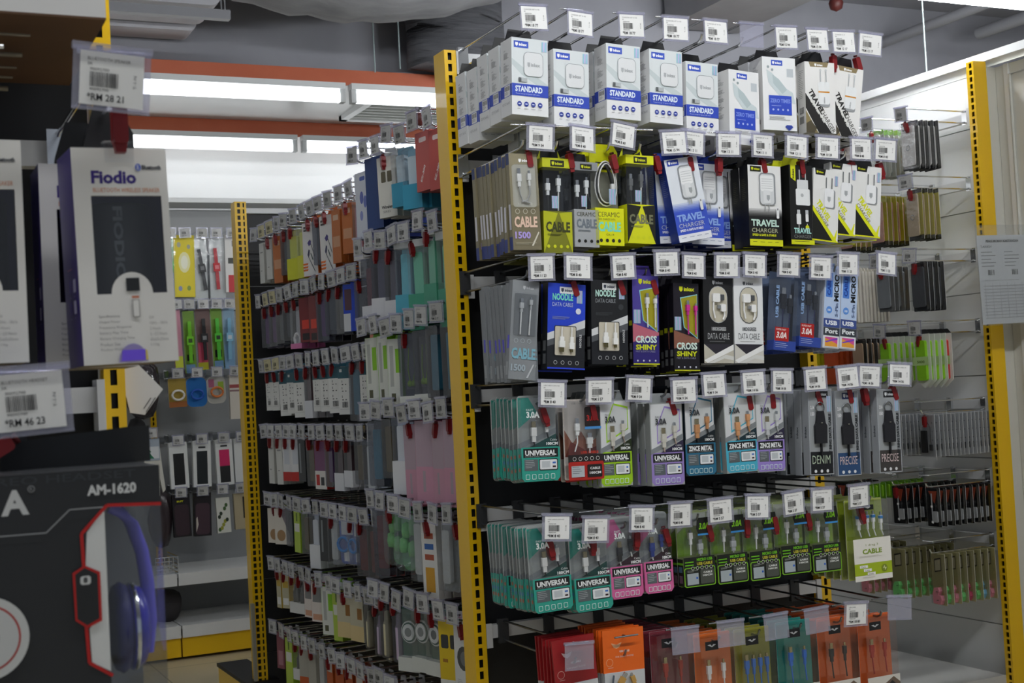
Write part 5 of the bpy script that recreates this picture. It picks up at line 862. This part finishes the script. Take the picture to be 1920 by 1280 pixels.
# far wall
def card(a, w, h): a.r(6, 6, w-6, h-30, '#eeeeea')
FW = [[(1.425, shell_pack(60, 300, 14, 4, '#6cc86a', watch_in('#3ad04a', '#d8f0d8'), boxa((.1, 0, .9, .4, '#9cc4e4')), r=3), 'green watch on a blue footed card', 'packaged watch'), (1.498, box_pack(106, 320, 10, -10, '#e6d21c', '#cdb818', lambda a, w, h: (a.c(w/2, h*.56, 30, '#f3eeb0', 1.8), a.c(w/2, h*.56, 18, '#fbfae0', 2), a.c(30, 44, 10, '#8a94b8', 1.3), a.c(74, 46, 10, '#8aa03a', 1.3), a.c(26, h-50, 10, '#b8b89a', 1.4), a.c(76, h-60, 9, '#a8a894', 1.3)), None), 'tall bright yellow card with small figures', 'packaged watch'),
       (1.588, shell_pack(84, 325, 20, 6, '#e6e8e4', watch_in('#2c2e30', '#6a6c6e', -9), None, r=3), 'black wristwatch on a long white card', 'packaged watch'), (1.662, shell_pack(92, 320, 20, 4, '#e6e8e4', watch_in('#c4202a', '#d8787e', -3), None, r=3), 'red wristwatch on a long white card', 'packaged watch'), (1.745, box_pack(74, 300, 22, -10, '#dedcd8', '#c6c4c0', boxa((.2, .5, .8, .6, '#3c3c34'), (.2, 0, .8, .3, '#c4202a'), (.5, .8, .9, .9, '#5a5a58'))), 'white box with red and black print', 'packaged accessory')],
      [(1.440, box_pack(40, 300, 16, 6, '#c88a9a', '#b87a8a', boxa((0, 0, 1, .2, '#c8d03a'))), 'narrow pink card at the left', 'packaged watch'), (1.505, shell_pack(58, 320, 20, 14, '#8cb83a', watch_in('#7ad01e', '#3a5a1a'), boxa((.1, 0, .9, .14, '#8ab4dc'), (.2, .2, .8, .3, '#1c2018')), r=3), 'lime green watch in a clear box, the left one', 'packaged watch'), (1.577, shell_pack(74, 315, 20, 4, '#8a6a62', watch_in('#1c1c1e', '#8a8c8e'), boxa((0, 0, .7, .12, '#d8d02a'), (.05, .12, .7, .45, '#d8506a')), r=3), 'black square watch on a red and yellow card', 'packaged watch'),
       (1.648, shell_pack(58, 315, 20, 4, '#8cb83a', watch_in('#5ad03a', '#2a3a2a'), boxa((.1, 0, .9, .14, '#8ab4dc'), (.2, .2, .8, .32, '#1c2018')), r=3), 'lime green watch in a clear box, the right one', 'packaged watch'), (1.715, shell_pack(60, 315, 20, 4, '#a4c4d8', watch_in('#8ac0dc', '#d8e4ec'), boxa((.1, 0, .9, .4, '#9cc4e4')), r=3), 'pale blue watch beside the far yellow post', 'packaged watch')],
      [(1.432, shell_pack(90, 145, 20, 8, '#d0b04a', ring_in('#ece8e0'), boxa((0, 0, 1, .2, '#c87a3a')), r=3), 'yellow card holding a white wristband', 'packaged wristband'), (1.530, shell_pack(104, 150, 20, 6, '#2a86d8', ring_in('#1f5cc0'), None, r=30), 'rounded blue card holding a blue wristband', 'packaged wristband'), (1.632, shell_pack(98, 140, 20, 4, '#dcd8cc', ring_in('#d87a3a'), boxa((.1, .6, .4, .9, '#d87a9a'), (.6, .5, .9, .8, '#a8c83a')), r=30), 'white rounded card holding an orange wristband', 'packaged wristband'), (1.728, box_pack(60, 230, 26, 0, '#d6cfc2', '#c2bcb0', boxa((0, .7, 1, .78, '#a04a4a'), (0, .62, 1, .66, '#8a6a6a'))), 'cream pouch with red stripes beside the far post', 'packaged accessory')],
      [(1.418, box_pack(92, 235, 30, -8, '#e6e8e6', '#cfd2d0', boxa((.2, .08, .8, .76, '#1c1e20'))), 'white case pack with black window, left', 'packaged phone case'), (1.540, box_pack(92, 235, 30, -8, '#e6e8e6', '#cfd2d0', boxa((.2, .06, .8, .78, '#22282c'), (.3, .84, .7, .88, '#3a3c3c'))), 'white case pack with black window, middle', 'packaged phone case'), (1.652, box_pack(88, 235, 30, -8, '#e6e8e6', '#cfd2d0', boxa((.2, .06, .8, .42, '#26282a'), (.2, .42, .8, .78, '#d82a68'), (.3, .84, .7, .88, '#3a3c3c'))), 'white case pack with hot pink window', 'packaged phone case'), (1.745, box_pack(80, 225, 30, -8, '#e2e4e2', '#cfd2d0'), 'plain white case pack beside the far post', 'packaged phone case')],
      [(1.422, box_pack(88, 215, 30, -8, '#1f1c20', '#151416', lambda a, w, h: (a.rr(8, 8, w-8, h*.76, 16, '#3c2c34'), a.t('BUY', 22, h*.82, 34, 9, '#e0e01e', 1))), 'black sleeve pack with yellow print, left', 'packaged sleeve'), (1.532, box_pack(88, 220, 30, -8, '#1f1c20', '#151416', lambda a, w, h: (a.rr(8, 8, w-8, h*.76, 16, '#4a3640'), a.p([(10, 20), (22, 60), (16, 100), (10, 90)], '#c9c0b4'))), 'black sleeve pack with floral print', 'packaged sleeve'),
       (1.634, box_pack(70, 180, 22, 26, '#e4e4da', '#cfcfc4', lambda a, w, h: [a.c(12+(i*29) % 48, 18+(i*41) % 140, 8, ('#4a6a3a', '#a8a83a', '#2c3a2a')[i % 3], 1.3) for i in range(9)], None), 'white sleeve with green leaf pattern', 'packaged sleeve'), (1.73, box_pack(76, 185, 24, 10, '#b8ab8c', '#9a8f74', boxa((.6, .3, .75, .9, '#2a2620'))), 'woven beige sleeve beside the far post', 'packaged sleeve')]]
for r, row in enumerate(FW):
    for i, (x, p, lb, ct) in enumerate(row):
        if i == 0 and r == 0 and False: continue
        spawn(HK['b'], (x, 7.25, BZ[r]), (0, 0, 0), 'hook holding the %s' % lb, 'display hook')
        spawn(TINY[(r+i) % 3], (x, 6.944, BZ[r]+.024), (0, math.radians(rnd.uniform(-3, 3)), 0), 'small price tag above the %s' % lb, 'price tag')
        spawn(p, (x, 6.975, BZ[r]-.02), (0, math.radians(rnd.uniform(-1.5, 1.5)), 0), lb+' on the far wall', ct)
# work glove pack, dark bags, wire basket on the far shelving
p = Proto('glove_pack'); g = G(); g.prism([(-.035, -.02), (.035, -.02), (.045, -.14), (.058, -.26), (.045, -.275), (.030, -.20), (.028, -.29), (.012, -.30), (.004, -.21), (-.008, -.27), (-.024, -.26), (-.022, -.18), (-.04, -.12)], -.012, .012, mat('#d8d6cc', .8, 0, .4)); p.part('cotton_glove', g)
g = G(); g.box(-.036, .036, -.015, .015, -.11, 0, '#a9b4c0'); a = art(72, 110, 30, 0); a.r(4, 10, 68, 70, '#dfe2e4'); a.p([(4, 10), (44, 10), (20, 40), (30, 44), (4, 70)], '#1f7a54'); p.part('card_header', g); p.part('printed_header', a)
spawn(HK['b'], (1.287, 7.25, -.12), (0, 0, 0), 'hook holding the white cotton gloves', 'display hook'); spawn(TINY[0], (1.287, 6.944, -.096), (0, 0, 0), 'small price tag above the white cotton gloves', 'price tag'); spawn(p, (1.29, 6.97, -.15), (0, 0, 0), 'white cotton gloves hanging under a green printed card', 'gloves')
def lump(name, c, sx, sy, sz, m, label, cat):
    g = G(); n = 18; R_ = random.Random(3); vs = []
    for j in range(9):
        for i in range(n):
            a_, b_ = 2*PI*i/n, PI*j/8; k = 1+.12*math.sin(3*a_+j)+R_.uniform(-.07, .07); vs.append((c[0]+sx*k*math.sin(b_)**.7*math.cos(a_), c[1]+sy*k*math.sin(b_)**.7*math.sin(a_), c[2]+sz*math.cos(b_)))
    g.add(vs, [(j*n+i, j*n+(i+1) % n, (j+1)*n+(i+1) % n, (j+1)*n+i) for j in range(8) for i in range(n)], m, True); return solo(name, g, label, cat)
lump('plastic_bag', (1.245, 6.9, .10), .085, .06, .15, mat('#2a2226', .15, 0, .8), 'glossy black plastic bag hanging by the folded white card', 'bag')
lump('cloth_bag', (1.225, 7.02, -.14), .05, .05, .10, mat('#1c1a1c', .8), 'dull black cloth bundle below the glossy bag', 'bag')
lump('wrapped_bundle', (1.33, 7.02, -.56), .06, .05, .15, mat('#3a3034', .3, 0, .6), 'dark wrapped bundle left of the patterned sleeves', 'bag')
lump('laundry_bag', (1.33, 7.0, -1.0), .08, .09, .085, mat('#2e2a2c', .7, 0, .4), 'dark mesh bag standing on the lowest white shelf', 'bag')
g = G()
for k in range(5): g.tube([(1.26, 6.84, -.82+.02*k), (1.37, 6.84, -.82+.02*k), (1.37, 7.1, -.82+.02*k)], .003, CHROME)
for k in range(6): g.tube([(1.26+.022*k, 6.84, -.82), (1.26+.022*k, 6.84, -.74)], .0025, CHROME)
solo('wire_basket', g, 'small chrome wire basket on the upper white shelf', 'basket')
# taped notice on the tall post
r = link('taped_notice', None); r.location = (3.455, 3.45, EYE); tag(r, 'large printed sheet in a clear sleeve taped over the tall right post', 'notice')
g = G(); g.box(-.02, .24, 0, .0015, .135, .44, mat('#d6d9dc', .5)); o = link('paper_sheet', g.mesh('paper_sheet'), r)
g = G(); g.box(-.026, .25, -.003, -.0015, .13, .475, CLEAR); link('clear_sleeve', g.mesh('clear_sleeve'), r)
a = Art(260, 305, 0, 0, y=0); a.v = []; a.f = []
a.tt = 0; off = lambda: None
a.t('PENGUMUMAN KAKITANGAN', 40, 280, 150, 9, '#4a4c50', 1); a.t('TARIKH', 14, 262, 50, 8, '#4a4c50', 0); a.lines(14, 248, 70, 5, '#7a7c80', 12, 2.2); a.lines(120, 248, 70, 5, '#8a8c90', 12, 2.2)
a.bar(40, 168, 70, 186, '#4a4c50', 6); a.bar(150, 168, 180, 186, '#4a4c50', 6); a.lines(20, 150, 200, 1, '#7a7c80')
for i in range(11): a.r(14, 20+i*11, 236, 21.6+i*11, '#a4a6aa')
for i in range(7): a.r(20+i*34, 18, 21.4+i*34, 140, '#b0b2b6')
me = a.mesh('printed_table'); o = link('printed_table', me, r); o.location = (.11, -.0004, .44)
r.rotation_euler = (0, math.radians(-1), 0)
# ------------------------------------------------------------------ left foreground
def speaker_box():
    w, h, d, t = 78, 180, 62, 33; p = Proto('speaker_box'); x, y = w/2000, d/2000; z1 = -t/1000; z0 = -(t+h)/1000; WH = '#e9e7e2'
    g = G(); PU = mat('#3c2a78', .35); u = lambda a: (a-w/2)/1000; v = lambda b: (b-h-t)/1000
    # left, right, top, bottom and back walls leave the front open behind the window
    g.box(-x, -x+.001, -y+.0012, y, z0, z1, PU); g.box(x-.001, x, -y+.0012, y, z0, z1, PU); g.box(-x+.001, x-.001, -y+.0012, y, z1-.001, z1, WH); g.box(-x+.001, x-.001, -y+.0012, y, z0, z0+.001, '#7a6a4a'); g.box(-x+.001, x-.001, y-.001, y, z0+.001, z1-.001, PU); p.part('carton_body', g)
    g = G()
    def q(pts): g.prism([(u(a_), v(b_)) for a_, b_ in pts], -y, -y+.0012, WH)
    q([(0, 0), (14, 0), (14, h), (0, h)]); q([(72, 0), (w, 0), (w, h), (72, h)]); q([(14, 140), (72, 140), (72, h), (14, h)]); q([(14, 0), (72, 0), (72, 58), (14, 58)])
    q([(43+17*math.cos(s), 58+18*math.sin(s)) for s in [PI*i/14 for i in range(15)]]); p.part('front_panel', g)
    a = Art(w, h, d, t)
    a.t('Fiodio', 15, 150, 37, 11, '#3c2a82', 1); a.t('BLUETOOTH WIRELESS SPEAKER', 16, 143, 55, 3.6, '#d88a5a', 0); a.t('Bluetooth', 57, 162, 16, 4, '#3a3c44', 1); a.c(54, 164, 2.4, '#3a5ac8', 1.3); a.t('B', 53, 162, 2, 4, '#f0f0f0', 0)
    a.r(38, 60, 49, 71, '#26282a'); a.r(42, 54, 48, 56, '#c87a5a'); a.rr(42, 38, 48, 53, 1, '#9a9894'); a.rr(42.6, 38.6, 47.4, 52.4, .8, WH)
    for i, (s, k) in enumerate((('Specifications', 17), ('Output Power', 17), ('Frequency Response', 26), ('Battery Play Time', 23), ('Battery Charging Time', 28), ('Product Size', 16), ('Product Weight', 20))): a.t(s, 14, 38-i*4.6, k, 2.6, '#8f8d8a' if i else '#5f5d5a', 0)
    for i, (s, k) in enumerate((('5W', 4), ('100Hz - 18kHz', 15), ('2 Hours', 9), ('2 - 2.5 Hours', 14), ('65x65x50mm', 15), ('110g', 7))): a.t(s, 55, 36-i*4.6, k, 2.6, '#a3a19e', 0)
    a.p([(40+12*math.cos(s), 1+15*math.sin(s)) for s in [PI*i/16 for i in range(17)]], '#9a8ec8'); a.p([(30, 2), (50, 2), (50, 11), (31, 11)], '#7a5af0'); a.p([(50, 2), (52, 2), (51.5, 10), (50, 11)], '#d8c45a'); p.part('printed_front', a)
    a = Art(w, h, d, t, 'L')
    for i, b in enumerate((62, 44)):
        for k in range(2): a.rr(20+k*18, b, 31+k*18, b+11, 1, '#c9c4de' if k else '#5a4a96'); a.lines(20+k*18, b-3, 11, 1, '#8a7eb4')
    a.lines(22, 82, 24, 1, '#c97a8a'); p.part('printed_side', a)
    g = G(); pr2 = [(.027*math.cos(2*PI*i/28), .024*math.sin(2*PI*i/28)) for i in range(28)]
    vs = [(a_+.002, b_, zz) for zz in (v(30), v(34), v(132), v(136)) for a_, b_ in [(k[0]*(.92 if zz in (v(30), v(136)) else 1), k[1]*(.92 if zz in (v(30), v(136)) else 1)) for k in pr2]]
    g.add(vs, [(j*28+i, j*28+(i+1) % 28, (j+1)*28+(i+1) % 28, (j+1)*28+i) for j in range(3) for i in range(28)], mat('#1d1f22', .5), True); g.add(vs[:28]+vs[-28:], [tuple(range(27, -1, -1)), tuple(range(28, 56))], '#1d1f22')
    a = Art(w, h, d, t, y=-.0245); a.n = 1; a.t('FIODIO', 32, 132, 62, 8, '#5a5e62', 1, -90); g.add(a.v, a.f, '#5f6468'); p.part('speaker', g)
    g = G(); g.box(u(13), u(73), -y+.0016, -y+.0019, v(56), v(141), CLEAR); p.part('clear_window', g)
    g = G(); g.prism([(-.022, z1-.001), (.022, z1-.001), (.022, z1+.020), (.010, .012), (-.010, .012), (-.020, z1+.012)], y*.2, y*.2+.0015, '#17181a'); g.box(-.012, .012, -y-.0008, -y*.2, z1-.012, z1+.006, CLEAR); p.part('hang_tab', g)
    return p
spk = speaker_box(); SL = 'grey and white '
LH = hook_proto(.345, CHROME)
for i, (x, z) in enumerate(((.190, LZ[0]), (.080, LZ[0]), (.112, LZ[1]))):
    spawn(LH, (x, 1.475, z), (0, 0, 0), 'blurred foreground display hook ' + ['holding the near speaker box', 'holding the leftmost speaker box', 'holding the headset box'][i], 'display hook')
spawn(TP('BLUETOOTH SPEAKER', '28.21', full=False), (.191, 1.126, LZ[0]+.0235), (.03, math.radians(4), 0), 'large blurred price tag reading RM 28.21', 'price tag')
spawn(TP('BLUETOOTH HEADSET', '46.23', full=False), (.112, 1.105, LZ[1]+.024), (0, math.radians(-3), 0), 'large blurred price tag reading RM 46.23 at the left edge', 'price tag')
spawn(LK, (.196, 1.140, LZ[0]-.026), (0, 0, 0), 'large red stop lock above the near white speaker box', 'hook lock')
spawn(LK, (.100, 1.16, LZ[1]-.034), (0, math.radians(60), 0), 'dark red stop lock below the RM 46.23 price tag', 'hook lock')
spawn(spk, (.194, 1.181, LZ[0]-.020), (0, math.radians(-1.2), math.radians(3)), 'white and purple Fiodio speaker box in the left foreground', 'packaged speaker')
spawn(spk, (.180, 1.262, LZ[0]-.020), (0, 0, 0), 'speaker box hidden behind the near Fiodio speaker box', 'packaged speaker')
spawn(spk, (.080, 1.181, LZ[0]-.016), (0, 0, 0), 'white speaker box cut by the left picture edge', 'packaged speaker')
spawn(spk, (.078, 1.262, LZ[0]-.016), (0, 0, 0), 'speaker box behind the one at the left picture edge', 'packaged speaker')
def headset():
    w, h, d = 186, 250, 112; p = Proto('headset_box'); X = w/2000; Y = d/2000; K = '#2b2d30'; t = 42; u = lambda a: (a-w/2)/1000; v = lambda b: (b-h-t)/1000; W0 = 143
    g = G(); g.box(-X, u(W0), -Y, Y, v(0), v(h), mat(K, .45)); g.box(u(W0), X, Y-.002, Y, v(0), v(h), mat('#8c8e8f', .5)); g.box(u(W0), X, -Y, Y, v(h-29), v(h), mat(K, .45)); g.box(u(W0), X, -Y, Y, v(0), v(4), mat(K, .45)); p.part('carton_body', g)
    g = G(); g.box(u(W0), X-.0004, -Y, -Y+.0004, v(4), v(h-29), CLEAR); g.box(X-.0005, X, -Y, Y, v(4), v(h-29), CLEAR); p.part('clear_window', g)
    g = G(); g.prism([(u(78), v(h)), (u(78), v(h)+.022), (X-.006, v(h)+.030), (X+.012, v(h)+.030), (X+.012, v(h))], Y-.012, Y-.0105, mat('#2a2c2f', .6)); g.box(-.006, .006, Y-.0118, Y-.0106, v(h), .010, '#2a2c2f'); p.part('hang_card', g)
    a = Art(w, h, d, t); B = lambda px, py: (186-(305-px)*.392, h-(py-874-(300-px)*.05)*.392)
    a.t('STEREO HEADSET', 40, h-8, 128, 6, '#3c4044', 0)
    a.t('A', *B(5, 966), 20, 19, '#d6d8d8', 1); a.t('META', 0.5, B(5, 966)[1], 62, 19, '#d6d8d8', 1); a.ring(*B(61, 915), 2.6, 2.1, '#a9abac', K); a.t('R', B(61, 915)[0]-.9, B(61, 915)[1]-1.2, 1.8, 2.4, '#a9abac', 0); a.t('AM-1620', *B(164, 932), 37, 8.4, '#e4e6e6', 1)
    def pl(pts, c, wd):
        for (x0, y0), (x1, y1) in zip(pts, pts[1:]):
            dx, dy = x1-x0, y1-y0; L_ = math.hypot(dx, dy); nx, ny = -dy/L_*wd/2, dx/L_*wd/2; a.p([(x0+nx, y0+ny), (x1+nx, y1+ny), (x1-nx, y1-ny), (x0-nx, y0-ny)], c)
    a.p([B(195, 958), B(160, 1003), B(155, 1075), B(172, 1090), B(172, 1170), B(158, 1190), B(160, 1255), B(195, 1275)], '#e9ebea')
    pl([B(-100, 1010), B(-10, 1004), B(85, 1000), B(130, 957), B(196, 954)], '#a3a6a8', .9); pl([B(305, 951), B(200, 951), B(150, 1005), B(152, 1070)], '#c4201c', 2.6); pl([B(152, 1185), B(155, 1255), B(198, 1283)], '#c4201c', 2.6)
    a.p([B(153, 1066), B(130, 1080), B(132, 1172), B(154, 1188), B(182, 1175), B(182, 1080)], '#c4201c'); a.p([B(153, 1071), B(135, 1083), B(136, 1169), B(154, 1182), B(177, 1170), B(177, 1084)], '#26282a'); a.rr(*B(144, 1104), *B(164, 1086), 2, '#d6d8d8'); a.t('8', B(150, 1100)[0], B(150, 1100)[1], 3, 4.2, '#26282a', 1)
    c = B(-32, 1195); a.c(*c, 31, '#d9dbda', 1, 40); a.c(*c, 25, '#b83a34', 1, 40); a.c(*c, 23.5, '#d4d6d6', 1, 40); a.c(*c, 10, '#a9abab', 1, 24); p.part('printed_front', a)
    BL = mat('#2a22b0', .3, 0, 0, .4); DB = mat('#1c1a66', .55); CY = -.022
    def cup(x0, rz, prof, m, nm):
        g = G(); n = 28; vs = [(x0+dx, CY+r*math.sin(2*PI*j/n)*.95, rz+r*math.cos(2*PI*j/n)) for dx, r in prof for j in range(n)]
        g.add(vs, [(i*n+j, i*n+(j+1) % n, (i+1)*n+(j+1) % n, (i+1)*n+j) for i in range(len(prof)-1) for j in range(n)], m, True); p.part(nm, g)
    zc = v(250-128)
    cup(u(150), zc, [(0, 0), (0, .026), (.002, .033), (.007, .036), (.012, .033), (.013, .028)], DB, 'ear_cushion')
    cup(u(163), zc, [(0, .028), (.001, .034), (.010, .031), (.014, .022), (.015, 0)], BL, 'ear_cup'); cup(u(164.5), zc, [(0, .0347), (.0015, .0352), (.003, .0347)], CHROME, 'chrome_ring')
    g = G(); pts = [(u(152), CY, v(h-32)), (u(160), CY, v(h-36)), (u(169), CY, v(h-48)), (u(176), CY, v(h-70)), (u(179), CY, v(h-95)), (u(179.5), CY, v(h-125)), (u(177), CY, v(h-150))]
    g.tube(pts, [.005, .005, .0055, .0055, .0058, .0062, .005], mat('#6a62dc', .3), 12); p.part('headband', g)
    return p
spawn(headset(), (.112, 1.137, LZ[1]-.014), (0, 0, 0), 'black AM-1620 headset box with blue headphone in its window', 'packaged headphones')
# cartons above, on wire supports
for k, (y0, y1, z0, x1, lb) in enumerate(((1.200, 1.335, .341, .199, 'white carton with brown underside at the top left corner'), (1.350, 1.470, .345, .203, 'second white carton behind the top left corner one'))):
    r = link('carton', None); r.location = (0, 0, EYE); tag(r, lb, 'carton')
    g = G(); g.box(-.55, x1, y0, y1, z0+.002, z0+.17, '#dad9d6'); link('carton_body', g.mesh('carton_body'), r)
    g = G(); g.box(-.55, x1, y0, y1, z0, z0+.002, noisy('kraft_board', '#4e3319', '#5c3d20', 9, .7)); link('carton_base', g.mesh('carton_base'), r)
g = G()
for y, rr in ((1.24, .0012), (1.31, .0022), (1.36, .001), (1.40, .0012), (1.45, .0026)): g.tube([(-.6, y, .334), (.14, y, .334)], rr, mat('#8a8270', .5), 6)
for x in (-.5, -.2, .1): g.tube([(x, 1.2, .331), (x, 1.49, .331)], .002, DARKM)
solo('wire_support', g, 'thin wire supports under the top left cartons', 'shelf support')
g = G(); g.prism([(.2515, .052), (.264, .052), (.292, .021), (.2715, -.006), (.256, -.003), (.2515, .02)], 1.498, 1.4992, mat('#dcdad6', .6)); o = solo('folded_card', g, 'folded white card sticking out behind the left yellow post', 'card')
a = Art(100, 100, 0, 0, y=1.498); a.tt = 0
r = None
g = G(); Rr = Matrix.Translation((.277, 1.4975, .006)) @ Matrix.Rotation(math.radians(-55), 4, 'Y')
g.box(-.008, .006, -.0002, 0, .002, .0028, '#5a5855', Rr); g.box(-.010, .009, -.0002, 0, -.002, -.0012, '#5a5855', Rr); c = link('printed_lines', g.mesh('printed_lines'), o)
